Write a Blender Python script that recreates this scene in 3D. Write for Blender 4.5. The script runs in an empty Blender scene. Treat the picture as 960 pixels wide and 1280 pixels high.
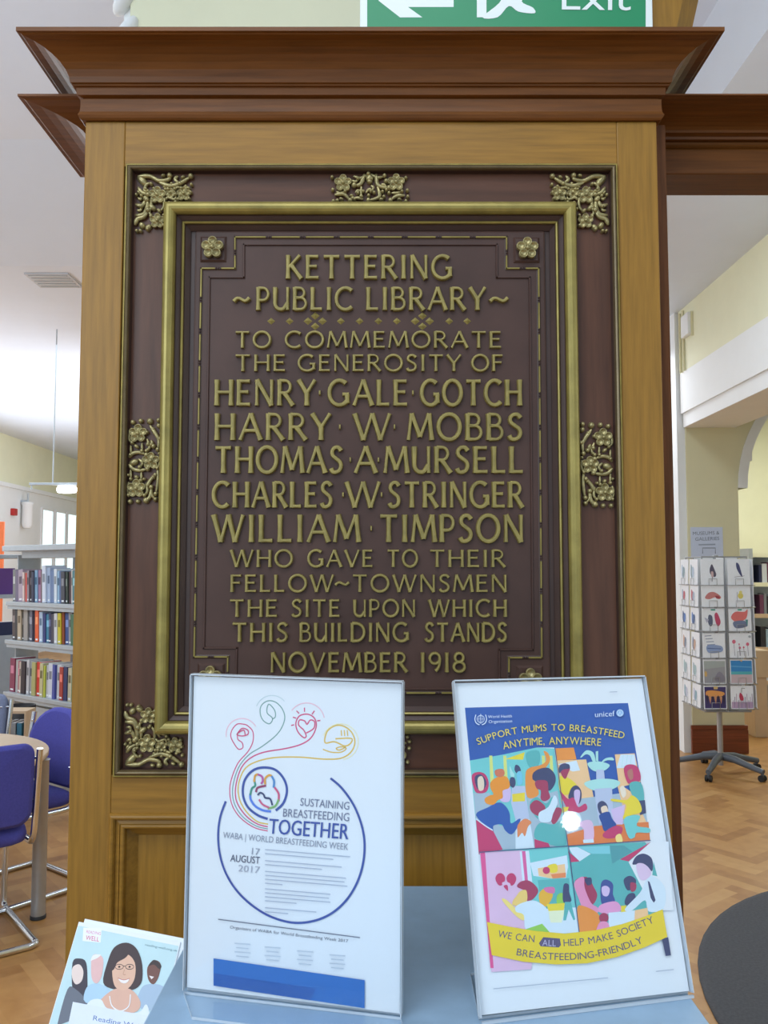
import bpy, bmesh, math, random
from mathutils import Vector, Matrix
from mathutils.geometry import tessellate_polygon
random.seed(7)
S = bpy.context.scene
COL = S.collection
PI = math.pi

# ------------------------------------------------------------------ camera, world, lights, exposure
EYE = 1.55
F = 1060.0
PITCH = math.atan(72 / F)
cam_d = bpy.data.cameras.new('camera')
cam_d.sensor_fit = 'VERTICAL'
cam_d.sensor_height = 24.0
cam_d.lens = F / 1280 * 24.0
cam_d.clip_start = 0.02
cam = bpy.data.objects.new('camera', cam_d)
cam.location = (0, 0, EYE)
cam.rotation_euler = (PI / 2 + PITCH, 0, 0)
COL.objects.link(cam)
S.camera = cam
S.view_settings.view_transform = 'Standard'
S.view_settings.look = 'None'
S.view_settings.exposure = 0.0
S.view_settings.gamma = 1.0
S.view_settings.use_curve_mapping = False

W = bpy.data.worlds.new('daylight')
S.world = W
W.use_nodes = True
W.node_tree.nodes['Background'].inputs[0].default_value = (0.68, 0.85, 1.0, 1)
W.node_tree.nodes['Background'].inputs[1].default_value = 0.80


def area(name, loc, rot, sx, sy, power, color=(0.82, 0.92, 1.0)):
    d = bpy.data.lights.new(name, 'AREA')
    d.shape = 'RECTANGLE'
    d.size = sx
    d.size_y = sy
    d.energy = power
    d.color = color
    o = bpy.data.objects.new(name, d)
    o.location = loc
    o.rotation_euler = rot
    COL.objects.link(o)
    return o


area('ceiling_light_foyer', (-0.5, -0.7, 3.9), (0, 0, 0), 2.2, 1.6, 55)
area('window_light_foyer', (-2.4, -2.0, 2.75), (PI / 2 - 0.40, 0, -0.66), 2.2, 1.7, 60, (0.76, 0.90, 1.0))
area('window_light_foyer_right', (3.4, -0.7, 2.5), (PI / 2 - 0.30, 0, 1.13), 1.8, 1.6, 20, (0.76, 0.90, 1.0))  # fill added from the right to brighten the right-hand poster, not a known window
area('ceiling_light_left_hall', (-3.6, 8.0, 3.7), (0, 0, 0), 3.0, 5.0, 125, (0.76, 0.90, 1.0))
area('ceiling_light_reading_area', (-4.0, 2.6, 3.75), (0.15, 0, 0), 2.4, 2.0, 95, (0.86, 0.93, 1.0))  # unseen fill added to brighten the book fronts, chairs and floor
area('pendant_light_left_hall', (-2.6, 11.5, 2.6), (0, PI / 2, 0), 1.6, 5.0, 110, (0.86, 0.93, 1.0))  # added fill aimed at the left wall, separate from the hanging tube lamp
area('recess_light', (2.15, 8.0, 3.5), (0, 0, 0), 0.5, 0.8, 22, (0.86, 0.93, 1.0))  # added fill that brightens the white strip beside the arch pier
area('window_light_left_hall', (-6.2, 10.5, 2.0), (0, -PI / 2, 0), 1.6, 6.0, 150, (0.85, 0.93, 1.0))
area('ceiling_light_right_hall', (1.7, 4.3, 3.70), (0.15, 0, 0), 0.7, 3.0, 42, (0.76, 0.90, 1.0))
area('ceiling_light_far_hall', (4.2, 9.0, 3.5), (0, 0, 0), 1.5, 1.5, 70, (0.98, 1.0, 0.92))
area('uplighter_left_hall', (-2.6, 3.2, 2.4), (PI, 0, 0), 3.0, 2.6, 20, (0.66, 0.82, 1.0))  # invisible upward fill added to brighten and cool the near ceiling
area('uplighter_centre', (0.9, 3.2, 2.7), (PI, 0, 0), 1.0, 1.5, 4, (0.88, 0.93, 1.0))  # invisible upward fill added to lift the central ceiling

# ------------------------------------------------------------------ pixel rays (photo frame 960 x 1280)
_c, _s = math.cos(PITCH), math.sin(PITCH)


def ray(px, py):
    u = (px - 480) / F
    v = (640 - py) / F
    return Vector((u, _c - _s * v, _s + _c * v))


def PX(px, py, Y):
    d = ray(px, py)
    t = Y / d.y
    return (d.x * t, EYE + d.z * t)


def PF(px, py, z=0.0):
    d = ray(px, py)
    t = (z - EYE) / d.z
    return (d.x * t, d.y * t)


# ------------------------------------------------------------------ materials
def mat(name, col, rough=0.6, metal=0.0, var=0.0, scale=8.0, stretch=(1, 1, 1), bump=0.0, spec=0.5,
        emit=None, col2=None, coat=0.0):
    m = bpy.data.materials.new(name)
    m.use_nodes = True
    nt = m.node_tree
    b = nt.nodes['Principled BSDF']
    b.inputs['Base Color'].default_value = (*col, 1)
    b.inputs['Roughness'].default_value = rough
    b.inputs['Metallic'].default_value = metal
    b.inputs['Specular IOR Level'].default_value = spec
    if coat:
        b.inputs['Coat Weight'].default_value = coat
        b.inputs['Coat Roughness'].default_value = 0.15
    if emit:
        b.inputs['Emission Color'].default_value = (*emit[0], 1)
        b.inputs['Emission Strength'].default_value = emit[1]
    if var or bump or col2:
        tc = nt.nodes.new('ShaderNodeTexCoord')
        mp = nt.nodes.new('ShaderNodeMapping')
        mp.inputs['Scale'].default_value = stretch
        nz = nt.nodes.new('ShaderNodeTexNoise')
        nz.inputs['Scale'].default_value = scale
        nz.inputs['Detail'].default_value = 6
        nz.inputs['Roughness'].default_value = 0.6
        nt.links.new(tc.outputs['Object'], mp.inputs['Vector'])
        nt.links.new(mp.outputs['Vector'], nz.inputs['Vector'])
        cr = nt.nodes.new('ShaderNodeValToRGB')
        c1 = [max(0, c * (1 - var)) for c in col]
        c2 = col2 if col2 else [min(1, c * (1 + var)) for c in col]
        cr.color_ramp.elements[0].position = 0.3
        cr.color_ramp.elements[1].position = 0.7
        cr.color_ramp.elements[0].color = (*c1, 1)
        cr.color_ramp.elements[1].color = (*c2, 1)
        nt.links.new(nz.outputs['Fac'], cr.inputs['Fac'])
        nt.links.new(cr.outputs['Color'], b.inputs['Base Color'])
        if bump:
            bp = nt.nodes.new('ShaderNodeBump')
            bp.inputs['Strength'].default_value = bump
            bp.inputs['Distance'].default_value = 0.002
            nt.links.new(nz.outputs['Fac'], bp.inputs['Height'])
            nt.links.new(bp.outputs['Normal'], b.inputs['Normal'])
    return m


M = {}
GV, GH = (30, 30, 1.6), (1.6, 30, 30)
M['oak_v'] = mat('oak_upright_grain', (0.285, 0.140, 0.020), 0.38, spec=0.35, var=0.22, scale=5, stretch=GV, bump=0.05)
M['oak_h'] = mat('oak_level_grain', (0.285, 0.138, 0.020), 0.38, spec=0.35, var=0.22, scale=5, stretch=GH, bump=0.05)
M['dark_oak_h'] = mat('dark_oak_level_grain', (0.150, 0.050, 0.009), 0.42, spec=0.3, var=0.25, scale=5, stretch=GH, bump=0.05)
M['dark_oak_v'] = mat('dark_oak_upright_grain', (0.115, 0.040, 0.012), 0.5, spec=0.2, var=0.28, scale=5, stretch=GV, bump=0.05)
M['stain_v'] = mat('stained_board_upright', (0.095, 0.038, 0.021), 0.33, spec=0.35, var=0.3, scale=4, stretch=(14, 14, 1.2), bump=0.05)
M['stain_h'] = mat('stained_board_level', (0.095, 0.038, 0.021), 0.33, spec=0.35, var=0.3, scale=4, stretch=(1.2, 14, 14), bump=0.05)
M['tablet'] = mat('carved_tablet_brown', (0.068, 0.033, 0.025), 0.42, spec=0.35, var=0.22, scale=7, bump=0.1)
M['recess'] = mat('dark_recess_brown', (0.05, 0.024, 0.018), 0.45, var=0.2, scale=9)
M['gold'] = mat('worn_gilding', (0.27, 0.20, 0.045), 0.42, metal=0.35, var=0.25, scale=60, bump=0.15)
M['gilt_line'] = mat('bright_gilt_line', (0.29, 0.225, 0.06), 0.34, metal=0.4, var=0.25, scale=25)
M['dull_gilt'] = mat('dull_bronzed_gilt', (0.15, 0.105, 0.05), 0.3, metal=0.4, var=0.2, scale=30)
M['letter_gold'] = mat('gilded_letter', (0.27, 0.21, 0.06), 0.45, metal=0.25, var=0.2, scale=70)
M['pale_gilt'] = mat('rubbed_gilt_carving', (0.33, 0.27, 0.12), 0.30, metal=0.5, var=0.35, scale=90, bump=0.2)
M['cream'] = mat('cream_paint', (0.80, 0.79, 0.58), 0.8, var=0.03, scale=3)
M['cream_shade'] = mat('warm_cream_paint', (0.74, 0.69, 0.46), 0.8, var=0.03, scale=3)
M['white_paint'] = mat('white_paint', (0.84, 0.85, 0.86), 0.8, var=0.02, scale=3)
M['ceil'] = mat('ceiling_white', (0.73, 0.79, 0.91), 0.9, var=0.02, scale=2)
M['grey_laminate'] = mat('grey_laminate', (0.27, 0.40, 0.55), 0.4, var=0.06, scale=30)
M['grey_metal'] = mat('grey_shelf_metal', (0.42, 0.46, 0.50), 0.4, metal=0.2, var=0.05, scale=20)
M['dark_grey'] = mat('dark_grey_plastic', (0.10, 0.115, 0.14), 0.45, var=0.1, scale=20)
M['chrome'] = mat('chrome', (0.68, 0.70, 0.74), 0.16, metal=1.0, var=0.03, scale=20)
M['silver_paint'] = mat('silver_paint', (0.40, 0.40, 0.41), 0.35, metal=0.6, var=0.05, scale=20)
M['blue_cloth'] = mat('blue_upholstery', (0.062, 0.062, 0.33), 0.9, var=0.12, scale=120, bump=0.2)
M['slate_cloth'] = mat('slate_blue_upholstery', (0.16, 0.19, 0.30), 0.9, var=0.1, scale=120, bump=0.2)
M['black'] = mat('black_rubber', (0.015, 0.015, 0.018), 0.6, var=0.1, scale=20)
M['beech'] = mat('beech_laminate', (0.62, 0.46, 0.31), 0.45, var=0.08, scale=5, stretch=(1, 20, 1))
M['rug'] = mat('grey_rug_pile', (0.23, 0.17, 0.23), 1.0, var=0.25, scale=90, bump=0.4)
M['rug_edge'] = mat('rug_binding', (0.075, 0.075, 0.085), 0.9, var=0.2, scale=90)
M['mahogany'] = mat('polished_skirting', (0.20, 0.045, 0.015), 0.3, var=0.3, scale=4, stretch=(1, 20, 20))
M['paper'] = mat('white_paper', (0.80, 0.84, 0.89), 0.65, var=0.01, scale=4)
M['green'] = mat('safety_green', (0.012, 0.25, 0.10), 0.4, var=0.03, scale=4)
M['sign_white'] = mat('sign_white', (0.82, 0.85, 0.83), 0.4, var=0.01, scale=4)
M['lamp_glow'] = mat('glowing_tube', (1, 1, 1), 0.5, emit=((1, 1, 0.97), 6.0), var=0.01)
M['spot_glow'] = mat('glowing_globe', (1, 1, 1), 0.5, emit=((1, 1, 0.98), 90.0), var=0.01)
M['daylight_glass'] = mat('bright_window_glass', (0.55, 0.75, 0.8), 0.1, emit=((0.72, 0.92, 0.98), 1.1), var=0.01)
M['orange'] = mat('orange_board', (0.70, 0.15, 0.04), 0.6, var=0.03)
M['red'] = mat('red_paint', (0.45, 0.02, 0.02), 0.5, var=0.05)
M['vent'] = mat('vent_grey', (0.55, 0.57, 0.62), 0.6, var=0.05)


def clear_pane(name):
    m = bpy.data.materials.new(name)
    m.use_nodes = True
    nt = m.node_tree
    nt.nodes.remove(nt.nodes['Principled BSDF'])
    out = nt.nodes['Material Output']
    tr = nt.nodes.new('ShaderNodeBsdfTransparent')
    tr.inputs[0].default_value = (0.985, 0.99, 0.995, 1)
    gl = nt.nodes.new('ShaderNodeBsdfGlossy')
    gl.inputs['Roughness'].default_value = 0.03
    fr = nt.nodes.new('ShaderNodeFresnel')
    fr.inputs[0].default_value = 1.45
    mx = nt.nodes.new('ShaderNodeMixShader')
    ge = nt.nodes.new('ShaderNodeNewGeometry')
    iv = nt.nodes.new('ShaderNodeMath')
    iv.operation = 'SUBTRACT'
    iv.inputs[0].default_value = 1.0
    mu = nt.nodes.new('ShaderNodeMath')
    mu.operation = 'MULTIPLY'
    nt.links.new(ge.outputs['Backfacing'], iv.inputs[1])
    nt.links.new(fr.outputs[0], mu.inputs[0])
    nt.links.new(iv.outputs[0], mu.inputs[1])
    nt.links.new(mu.outputs[0], mx.inputs[0])
    nt.links.new(tr.outputs[0], mx.inputs[1])
    nt.links.new(gl.outputs[0], mx.inputs[2])
    nt.links.new(mx.outputs[0], out.inputs[0])
    return m


M['acrylic'] = clear_pane('clear_acrylic')
M['acrylic_edge'] = mat('acrylic_cut_edge', (0.55, 0.60, 0.66), 0.2, var=0.03)
_colm = {}


def cm(rgb, rough=0.55):
    """plain printed / bound colour, given as sRGB 0-255"""
    k = (tuple(rgb), rough)
    if k not in _colm:
        lin = [((c / 255 + 0.055) / 1.055) ** 2.4 if c > 10 else c / 255 / 12.92 for c in rgb]
        _colm[k] = mat('colour_%d_%d_%d' % tuple(rgb), lin, rough, var=0.03, scale=40)
    return _colm[k]


# ------------------------------------------------------------------ mesh helpers
class MB:
    def __init__(self):
        self.v, self.f, self.mi, self.mats, self.sm = [], [], [], [], []

    def m(self, material):
        if material not in self.mats:
            self.mats.append(material)
        return self.mats.index(material)

    def add(self, verts, faces, material=None, smooth=False):
        o = len(self.v)
        self.v += [tuple(p) for p in verts]
        i = self.m(material) if material else 0
        for f in faces:
            self.f.append([o + k for k in f])
            self.mi.append(i)
            self.sm.append(smooth)

    def box(self, x0, x1, y0, y1, z0, z1, material=None, bev=0.0):
        if bev:
            b = bmesh.new()
            bmesh.ops.create_cube(b, size=1)
            for v in b.verts:
                v.co = Vector(((x0 + x1) / 2 + v.co.x * (x1 - x0), (y0 + y1) / 2 + v.co.y * (y1 - y0), (z0 + z1) / 2 + v.co.z * (z1 - z0)))
            bmesh.ops.bevel(b, geom=list(b.edges), offset=bev, segments=2, affect='EDGES', profile=0.5)
            b.verts.index_update()
            self.add([v.co for v in b.verts], [[v.index for v in f.verts] for f in b.faces], material)
            b.free()
            return
        p = [(x0, y0, z0), (x1, y0, z0), (x1, y1, z0), (x0, y1, z0), (x0, y0, z1), (x1, y0, z1), (x1, y1, z1), (x0, y1, z1)]
        self.add(p, [(0, 3, 2, 1), (4, 5, 6, 7), (0, 1, 5, 4), (1, 2, 6, 5), (2, 3, 7, 6), (3, 0, 4, 7)], material)

    def tube(self, pts, r, material=None, n=10, caps=True):
        pts = [Vector(p) for p in pts]
        rs = r if isinstance(r, (list, tuple)) else [r] * len(pts)
        rings, up = [], None
        for i, p in enumerate(pts):
            a = pts[max(0, i - 1)]
            b = pts[min(len(pts) - 1, i + 1)]
            t = (b - a).normalized()
            if up is None:
                up = Vector((0, 0, 1)) if abs(t.z) < 0.9 else Vector((1, 0, 0))
            x = t.cross(up).normalized()
            up = x.cross(t).normalized()
            rings.append([p + rs[i] * (math.cos(2 * PI * k / n) * x + math.sin(2 * PI * k / n) * up) for k in range(n)])
        vs = [q for g in rings for q in g]
        fs = []
        for i in range(len(pts) - 1):
            for k in range(n):
                fs.append((i * n + k, i * n + (k + 1) % n, (i + 1) * n + (k + 1) % n, (i + 1) * n + k))
        self.add(vs, fs, material, True)
        if caps:
            o = len(pts) - 1
            self.add(rings[0] + rings[-1], [list(range(n))[::-1], [n + k for k in range(n)]], material)

    def ball(self, c, rx, ry, rz, material=None, nu=12, nv=8, rot=None):
        vs, fs = [], []
        for j in range(nv + 1):
            th = PI * j / nv
            for i in range(nu):
                ph = 2 * PI * i / nu
                p = Vector((rx * math.sin(th) * math.cos(ph), ry * math.sin(th) * math.sin(ph), rz * math.cos(th)))
                if rot:
                    p = rot @ p
                vs.append(Vector(c) + p)
        for j in range(nv):
            for i in range(nu):
                fs.append((j * nu + i, (j + 1) * nu + i, (j + 1) * nu + (i + 1) % nu, j * nu + (i + 1) % nu))
        self.add(vs, fs, material, True)

    def lathe(self, c, prof, material=None, n=24):
        """prof: (r, z) pairs about the vertical axis at c"""
        vs, fs = [], []
        for r, z in prof:
            for k in range(n):
                a = 2 * PI * k / n
                vs.append((c[0] + r * math.cos(a), c[1] + r * math.sin(a), c[2] + z))
        for j in range(len(prof) - 1):
            for k in range(n):
                fs.append((j * n + k, j * n + (k + 1) % n, (j + 1) * n + (k + 1) % n, (j + 1) * n + k))
        self.add(vs, fs, material, True)
        self.add(vs[:n] + vs[-n:], [list(range(n))[::-1], [n + k for k in range(n)]], material)

    def build(self, name, material=None, parent=None, smooth_angle=None):
        me = bpy.data.meshes.new(name)
        me.from_pydata(self.v, [], self.f)
        mats = self.mats if self.mats else [material]
        if self.mats and material and material not in mats:
            mats = mats
        for q in mats:
            me.materials.append(q)
        me.polygons.foreach_set('material_index', self.mi)
        me.polygons.foreach_set('use_smooth', self.sm)
        b = bmesh.new()
        b.from_mesh(me)
        bmesh.ops.recalc_face_normals(b, faces=b.faces)
        b.to_mesh(me)
        b.free()
        me.update()
        o = bpy.data.objects.new(name, me)
        COL.objects.link(o)
        if parent:
            o.parent = parent
        return o


def tag(o, label=None, cat=None, group=None, kind=None):
    if label:
        o['label'] = label
    if cat:
        o['category'] = cat
    if group:
        o['group'] = group
    if kind:
        o['kind'] = kind
    return o


def thing(name, label, cat, loc=(0, 0, 0), rz=0.0, group=None):
    o = bpy.data.objects.new(name, None)
    o.empty_display_size = 0.05
    o.location = loc
    o.rotation_euler = (0, 0, rz)
    COL.objects.link(o)
    return tag(o, label, cat, group)


def struct(o):
    o['kind'] = 'structure'
    return o


def arc(cx, cy, rx, ry, a0, a1, n=12):
    return [(cx + rx * math.cos(math.radians(a0 + (a1 - a0) * i / n)), cy + ry * math.sin(math.radians(a0 + (a1 - a0) * i / n))) for i in range(n + 1)]


def spline(pts, closed=False, n=5):
    out = []
    L = len(pts)
    rng = range(L) if closed else range(L - 1)
    for i in rng:
        p = [pts[(i + k - 1) % L] if closed else pts[min(max(i + k - 1, 0), L - 1)] for k in range(4)]
        for s in range(n):
            t = s / n
            out.append(tuple(0.5 * (2 * p[1][d] + (p[2][d] - p[0][d]) * t + (2 * p[0][d] - 5 * p[1][d] + 4 * p[2][d] - p[3][d]) * t * t
                                    + (3 * p[1][d] - p[0][d] - 3 * p[2][d] + p[3][d]) * t ** 3) for d in range(len(pts[0]))))
    if not closed:
        out.append(tuple(pts[-1]))
    return out


# ------------------------------------------------------------------ the setting
YC = 1.15                                    # front face of the oak pier
floor_m = bpy.data.materials.new('herringbone_parquet')
floor_m.use_nodes = True
nt = floor_m.node_tree
bs = nt.nodes['Principled BSDF']
bs.inputs['Roughness'].default_value = 0.38
at = nt.nodes.new('ShaderNodeAttribute')
at.attribute_name = 'block_tone'
rp = nt.nodes.new('ShaderNodeValToRGB')
for p, c in ((0.0, (0.21, 0.085, 0.03)), (0.25, (0.36, 0.16, 0.045)), (0.6, (0.50, 0.255, 0.085)), (1.0, (0.60, 0.34, 0.13))):
    e = rp.color_ramp.elements.new(p) if p not in (0.0, 1.0) else (rp.color_ramp.elements[0] if p == 0 else rp.color_ramp.elements[-1])
    e.color = (*c, 1)
tcn = nt.nodes.new('ShaderNodeTexCoord')
nzn = nt.nodes.new('ShaderNodeTexNoise')
nzn.inputs['Scale'].default_value = 14
nzn.inputs['Detail'].default_value = 5
ad = nt.nodes.new('ShaderNodeMath')
ad.operation = 'MULTIPLY_ADD'
ad.inputs[1].default_value = 0.5
nt.links.new(tcn.outputs['Object'], nzn.inputs['Vector'])
nt.links.new(nzn.outputs['Fac'], ad.inputs[0])
sb = nt.nodes.new('ShaderNodeMath')
sb.operation = 'SUBTRACT'
sb.inputs[1].default_value = 0.25
nt.links.new(at.outputs['Fac'], sb.inputs[0])
nt.links.new(sb.outputs[0], ad.inputs[2])
nt.links.new(ad.outputs[0], rp.inputs['Fac'])
nt.links.new(rp.outputs['Color'], bs.inputs['Base Color'])

fx0, fx1, fy0, fy1 = -7.0, 5.6, -2.6, 18.4
bw, nb = 0.075, 4
fv, ff, tone = [], [], []
ca, sa = math.cos(math.radians(38)), math.sin(math.radians(38))


def block(u0, u1, v0, v1):
    q = [(u * bw * ca - v * bw * sa, u * bw * sa + v * bw * ca + 6) for u, v in ((u0, v0), (u1, v0), (u1, v1), (u0, v1))]
    if all(p[0] < fx0 or p[0] > fx1 or p[1] < fy0 or p[1] > fy1 for p in q):
        return
    cx = sum(p[0] for p in q) / 4
    cy = sum(p[1] for p in q) / 4
    if not (fx0 < cx < fx1 and fy0 < cy < fy1):
        return
    q = [(min(max(p[0], fx0), fx1), min(max(p[1], fy0), fy1), 0) for p in q]
    o = len(fv)
    fv.extend(q)
    ff.append((o, o + 1, o + 2, o + 3))
    tone.append(min(1, max(0, random.gauss(0.52, 0.13))))


R_ = 150
for k in range(-260, 261):
    for j in range(-36, 37):
        ox, oy = k + nb * j, k - nb * j
        if abs(ox) > 240 or abs(oy) > 240:
            continue
        block(ox, ox + nb, oy, oy + 1)
        block(ox + nb, ox + nb + 1, oy + 1 - nb, oy + 1)
me = bpy.data.meshes.new('floor')
fv += [(fx0, fy0, -0.004), (fx1, fy0, -0.004), (fx1, fy1, -0.004), (fx0, fy1, -0.004)]
o_ = len(fv) - 4
ff.append((o_, o_ + 1, o_ + 2, o_ + 3))
tone.append(0.3)
me.from_pydata(fv, [], ff)
me.materials.append(floor_m)
a_ = me.attributes.new('block_tone', 'FLOAT', 'FACE')
a_.data.foreach_set('value', tone)
fl = bpy.data.objects.new('floor', me)
COL.objects.link(fl)
struct(fl)

# walls and ceilings
XW = -6.45
mb = MB()
mb.box(XW - 0.15, XW, -2.6, 18.4, 0, 3.0, M['white_paint'])
mb.box(XW - 0.15, XW, -2.6, 18.4, 3.0, 4.6, M['cream'])
struct(mb.build('wall_left'))
mb = MB()
mb.box(XW, XW + 0.04, -2.6, 18.2, 2.96, 3.03)
struct(mb.build('trim_1', M['white_paint']))
mb = MB()
mb.box(XW - 0.15, 5.75, 18.2, 18.4, 0, 4.6)
struct(mb.build('wall_far', M['cream']))
# left hall ceiling: flat far bay, sloping step, high flat near bay
ZF, ZN = EYE + 2.30, EYE + 2.72
mb = MB()
prof = [(18.3, ZF), (6.3, ZF), (5.2, ZN), (-2.6, ZN)]
xs0, xs1 = XW - 0.1, 1.60
vs = [(x, y, z) for y, z in prof for x in (xs0, xs1)] + [(x, y, z + 0.12) for y, z in prof for x in (xs0, xs1)]
n4 = len(prof)
fs = []
for i in range(n4 - 1):
    fs.append((2 * i, 2 * i + 1, 2 * i + 3, 2 * i + 2))
    fs.append((2 * n4 + 2 * i, 2 * n4 + 2 * i + 1, 2 * n4 + 2 * i + 3, 2 * n4 + 2 * i + 2))
mb.add(vs, fs)
struct(mb.build('ceiling', M['ceil']))
ZR = EYE + 2.25
mb = MB()
mb.box(1.60, 5.7, -2.6, 18.3, ZR, ZR + 0.6)
struct(mb.build('ceiling_right', M['ceil']))

# right wall: long upper wall running towards the viewer with a stepped beam below it
mb = MB()
mb.box(2.58, 2.74, -2.6, 7.3, 2.90, 3.25, M['white_paint'])
mb.box(2.58, 2.74, -2.6, 7.3, 3.25, ZR, M['cream'])
struct(mb.build('wall_right'))
mb = MB()
mb.box(2.60, 3.05, -2.6, 7.3, 2.78, 2.90)
struct(mb.build('trim_2', M['white_paint']))
# arched end wall at the beam's far end
mb = MB()
mb2 = MB()
xa0, xa1, yA, tA = 2.62, 3.06, 7.30, 0.35
zsp = PX(922, 610, yA)[1]
rr = 1.15
cxA = xa1 + rr
mb.box(xa0, xa1, yA, yA + tA, 0, zsp)
pts = [(xa1, zsp)] + [(cxA - rr * math.cos(math.radians(a)), zsp + rr * math.sin(math.radians(a))) for a in range(6, 91, 6)]
top = 3.9
for (x0, z0), (x1, z1) in zip(pts[:-1], pts[1:]):
    vs = [(x0, yA, z0), (x1, yA, z1), (x1, yA, top), (x0, yA, top), (x0, yA + tA, z0), (x1, yA + tA, z1), (x1, yA + tA, top), (x0, yA + tA, top)]
    mb.add(vs, [(0, 1, 2, 3), (4, 5, 6, 7), (0, 1, 5, 4)])
mb.box(xa0, xa1, yA, yA + tA, zsp, top)
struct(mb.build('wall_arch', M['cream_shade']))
# white band lining the arch, with its springing block
mb = MB()
for (x0, z0), (x1, z1) in zip(pts[:-1], pts[1:]):
    i0 = (cxA + (x0 - cxA) * 0.93, zsp + (z0 - zsp) * 0.93)
    i1 = (cxA + (x1 - cxA) * 0.93, zsp + (z1 - zsp) * 0.93)
    vs = [(x0, yA - 0.01, z0), (x1, yA - 0.01, z1), (i1[0], yA - 0.01, i1[1]), (i0[0], yA - 0.01, i0[1])]
    vs += [(x, yA + tA, z) for x, y, z in vs]
    mb.add(vs, [(0, 1, 2, 3), (4, 5, 6, 7), (3, 2, 6, 7), (0, 1, 5, 4)])
mb.box(xa1 + 0.02, xa1 + 0.14, yA + 0.02, yA + tA, zsp + 0.24, zsp + 0.31)
struct(mb.build('trim_3', M['white_paint']))
# far wall behind the arch and passage wall left of the pier
mb = MB()
mb.box(2.3, 5.7, 11.2, 11.4, 0, 3.9)
struct(mb.build('wall_passage', M['cream']))
mb = MB()
mb.box(1.7, 2.55, 8.6, 8.8, 0, 3.9)
struct(mb.build('wall_recess', M['white_paint']))
mb = MB()
mb.box(2.55, 2.62, 7.32, 8.8, 0, 3.9)
struct(mb.build('wall_pier_side', M['white_paint']))
mb = MB()
mb.box(5.6, 5.75, -2.6, 18.4, 0, 4.6)
struct(mb.build('wall_outer_right', M['cream']))
# skirting of the pier
mb = MB()
mb.box(xa0 - 0.02, xa1 + 0.02, yA - 0.03, yA, 0, 0.20, bev=0.006)
mb.box(xa0 - 0.02, xa1 + 0.02, yA - 0.022, yA, 0.20, 0.235, bev=0.004)
struct(mb.build('baseboard_arch', M['mahogany']))
# cream column behind the oak pier, with a white moulded corner
mb = MB()
YB = 2.2
xl = PX(163, 10, YB)[0]
mb.box(xl, 0.62, YB, YB + 0.5, 0, ZN)
struct(mb.build('wall_column', M['cream']))
mb = MB()
for k in range(14):
    z = 2.55 + k * 0.11
    mb.ball((xl - 0.012, YB + 0.0, z), 0.022, 0.03, 0.06, rot=Matrix.Rotation(0.5, 3, 'Y'))
mb.box(xl - 0.02, xl, YB + 0.01, YB + 0.05, 2.4, ZN)
struct(mb.build('trim_4', M['white_paint']))

# windows in the left wall
for i, (pa, pb) in enumerate(((50, 65), (67, 80.5), (82, 96))):
    ya = XW * F / (pa - 480)
    yb = XW * F / (pb - 480)
    mb = MB()
    z0, z1 = 1.0, 2.72
    fr = 0.045
    x0, x1 = XW - 0.02, XW + 0.03
    mb.box(x0, x1, ya, ya + fr, z0, z1, M['white_paint'])
    mb.box(x0, x1, yb - fr, yb, z0, z1, M['white_paint'])
    mb.box(x0, x1, ya + fr, yb - fr, z1 - fr, z1, M['white_paint'])
    mb.box(x0, x1, ya + fr, yb - fr, z0, z0 + fr, M['white_paint'])
    mb.box(x0 + 0.015, x0 + 0.03, ya + fr, yb - fr, z0 + fr, z1 - fr, M['daylight_glass'])
    struct(mb.build('window_%d' % (i + 1)))


# ------------------------------------------------------------------ oak pier with cornice
def rect_px(x0, y0, x1, y1, Y, xy=None):
    """rectangle on the plane at depth Y: returns X0, X1, Z0, Z1 (bottom, top)"""
    a = PX(x0, y0, Y)
    b = PX(x1, y1, Y)
    return a[0], b[0], b[1], a[1]


KL, KR = -0.3642 * YC, 0.3325 * YC
zb_corn = PX(480, 152, YC)[1]
P_ = 0.070
z_top = PX(480, 33, YC - P_)[1]
pier = thing('oak_pier', 'light oak panelled pier with a dark moulded cornice, holding the carved plaque', 'pier', ((KL + KR) / 2, YC, 0))
pier_off = Vector(((KL + KR) / 2, YC, 0))


def part(mb, name, m, parent, off):
    mb.v = [tuple(Vector(p) - off) for p in mb.v]
    return mb.build(name, m, parent)


XP0, XP1 = -0.3132 * YC, 0.2830 * YC            # plaque opening
ZP1 = PX(480, 206, YC)[1]
ZP0 = PX(480, 971, YC)[1]
xs_l = PX(156, 180, YC)[0]
xs_r = PX(771, 180, YC)[0]
D_ = 0.03
xs_l, xs_r = min(xs_l, XP0 + 0.002), max(xs_r, XP1 - 0.002)
for nm, x0, x1 in (('stile', KL, xs_l), ('stile', xs_r, KR)):
    mb = MB()
    mb.box(x0, x1, YC, YC + D_, 0.0, zb_corn, bev=0.0015)
    part(mb, nm, M['oak_v'], pier, pier_off)
mb = MB()
mb.box(xs_l, xs_r, YC + 0.0006, YC + D_, ZP1 - 0.002, zb_corn, bev=0.001)
part(mb, 'top_rail', M['oak_h'], pier, pier_off)
zr0 = PX(480, 1020, YC)[1]
mb = MB()
mb.box(xs_l, xs_r, YC + 0.0006, YC + D_, zr0, ZP0 + 0.002, bev=0.001)
part(mb, 'middle_rail', M['oak_h'], pier, pier_off)
mb = MB()
mb.box(xs_l, xs_r, YC + 0.0006, YC + D_, 0, 0.22, bev=0.001)
part(mb, 'bottom_rail', M['oak_h'], pier, pier_off)
mb = MB()
mb.box(xs_l, xs_r, YC + 0.018, YC + D_, 0.22, zr0)
part(mb, 'lower_panel', M['oak_v'], pier, pier_off)
mb = MB()
mb.box(KL, KR, YC + D_, YC + 0.36, 0, z_top - 0.02)
part(mb, 'carcass', M['oak_v'], pier, pier_off)


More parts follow.
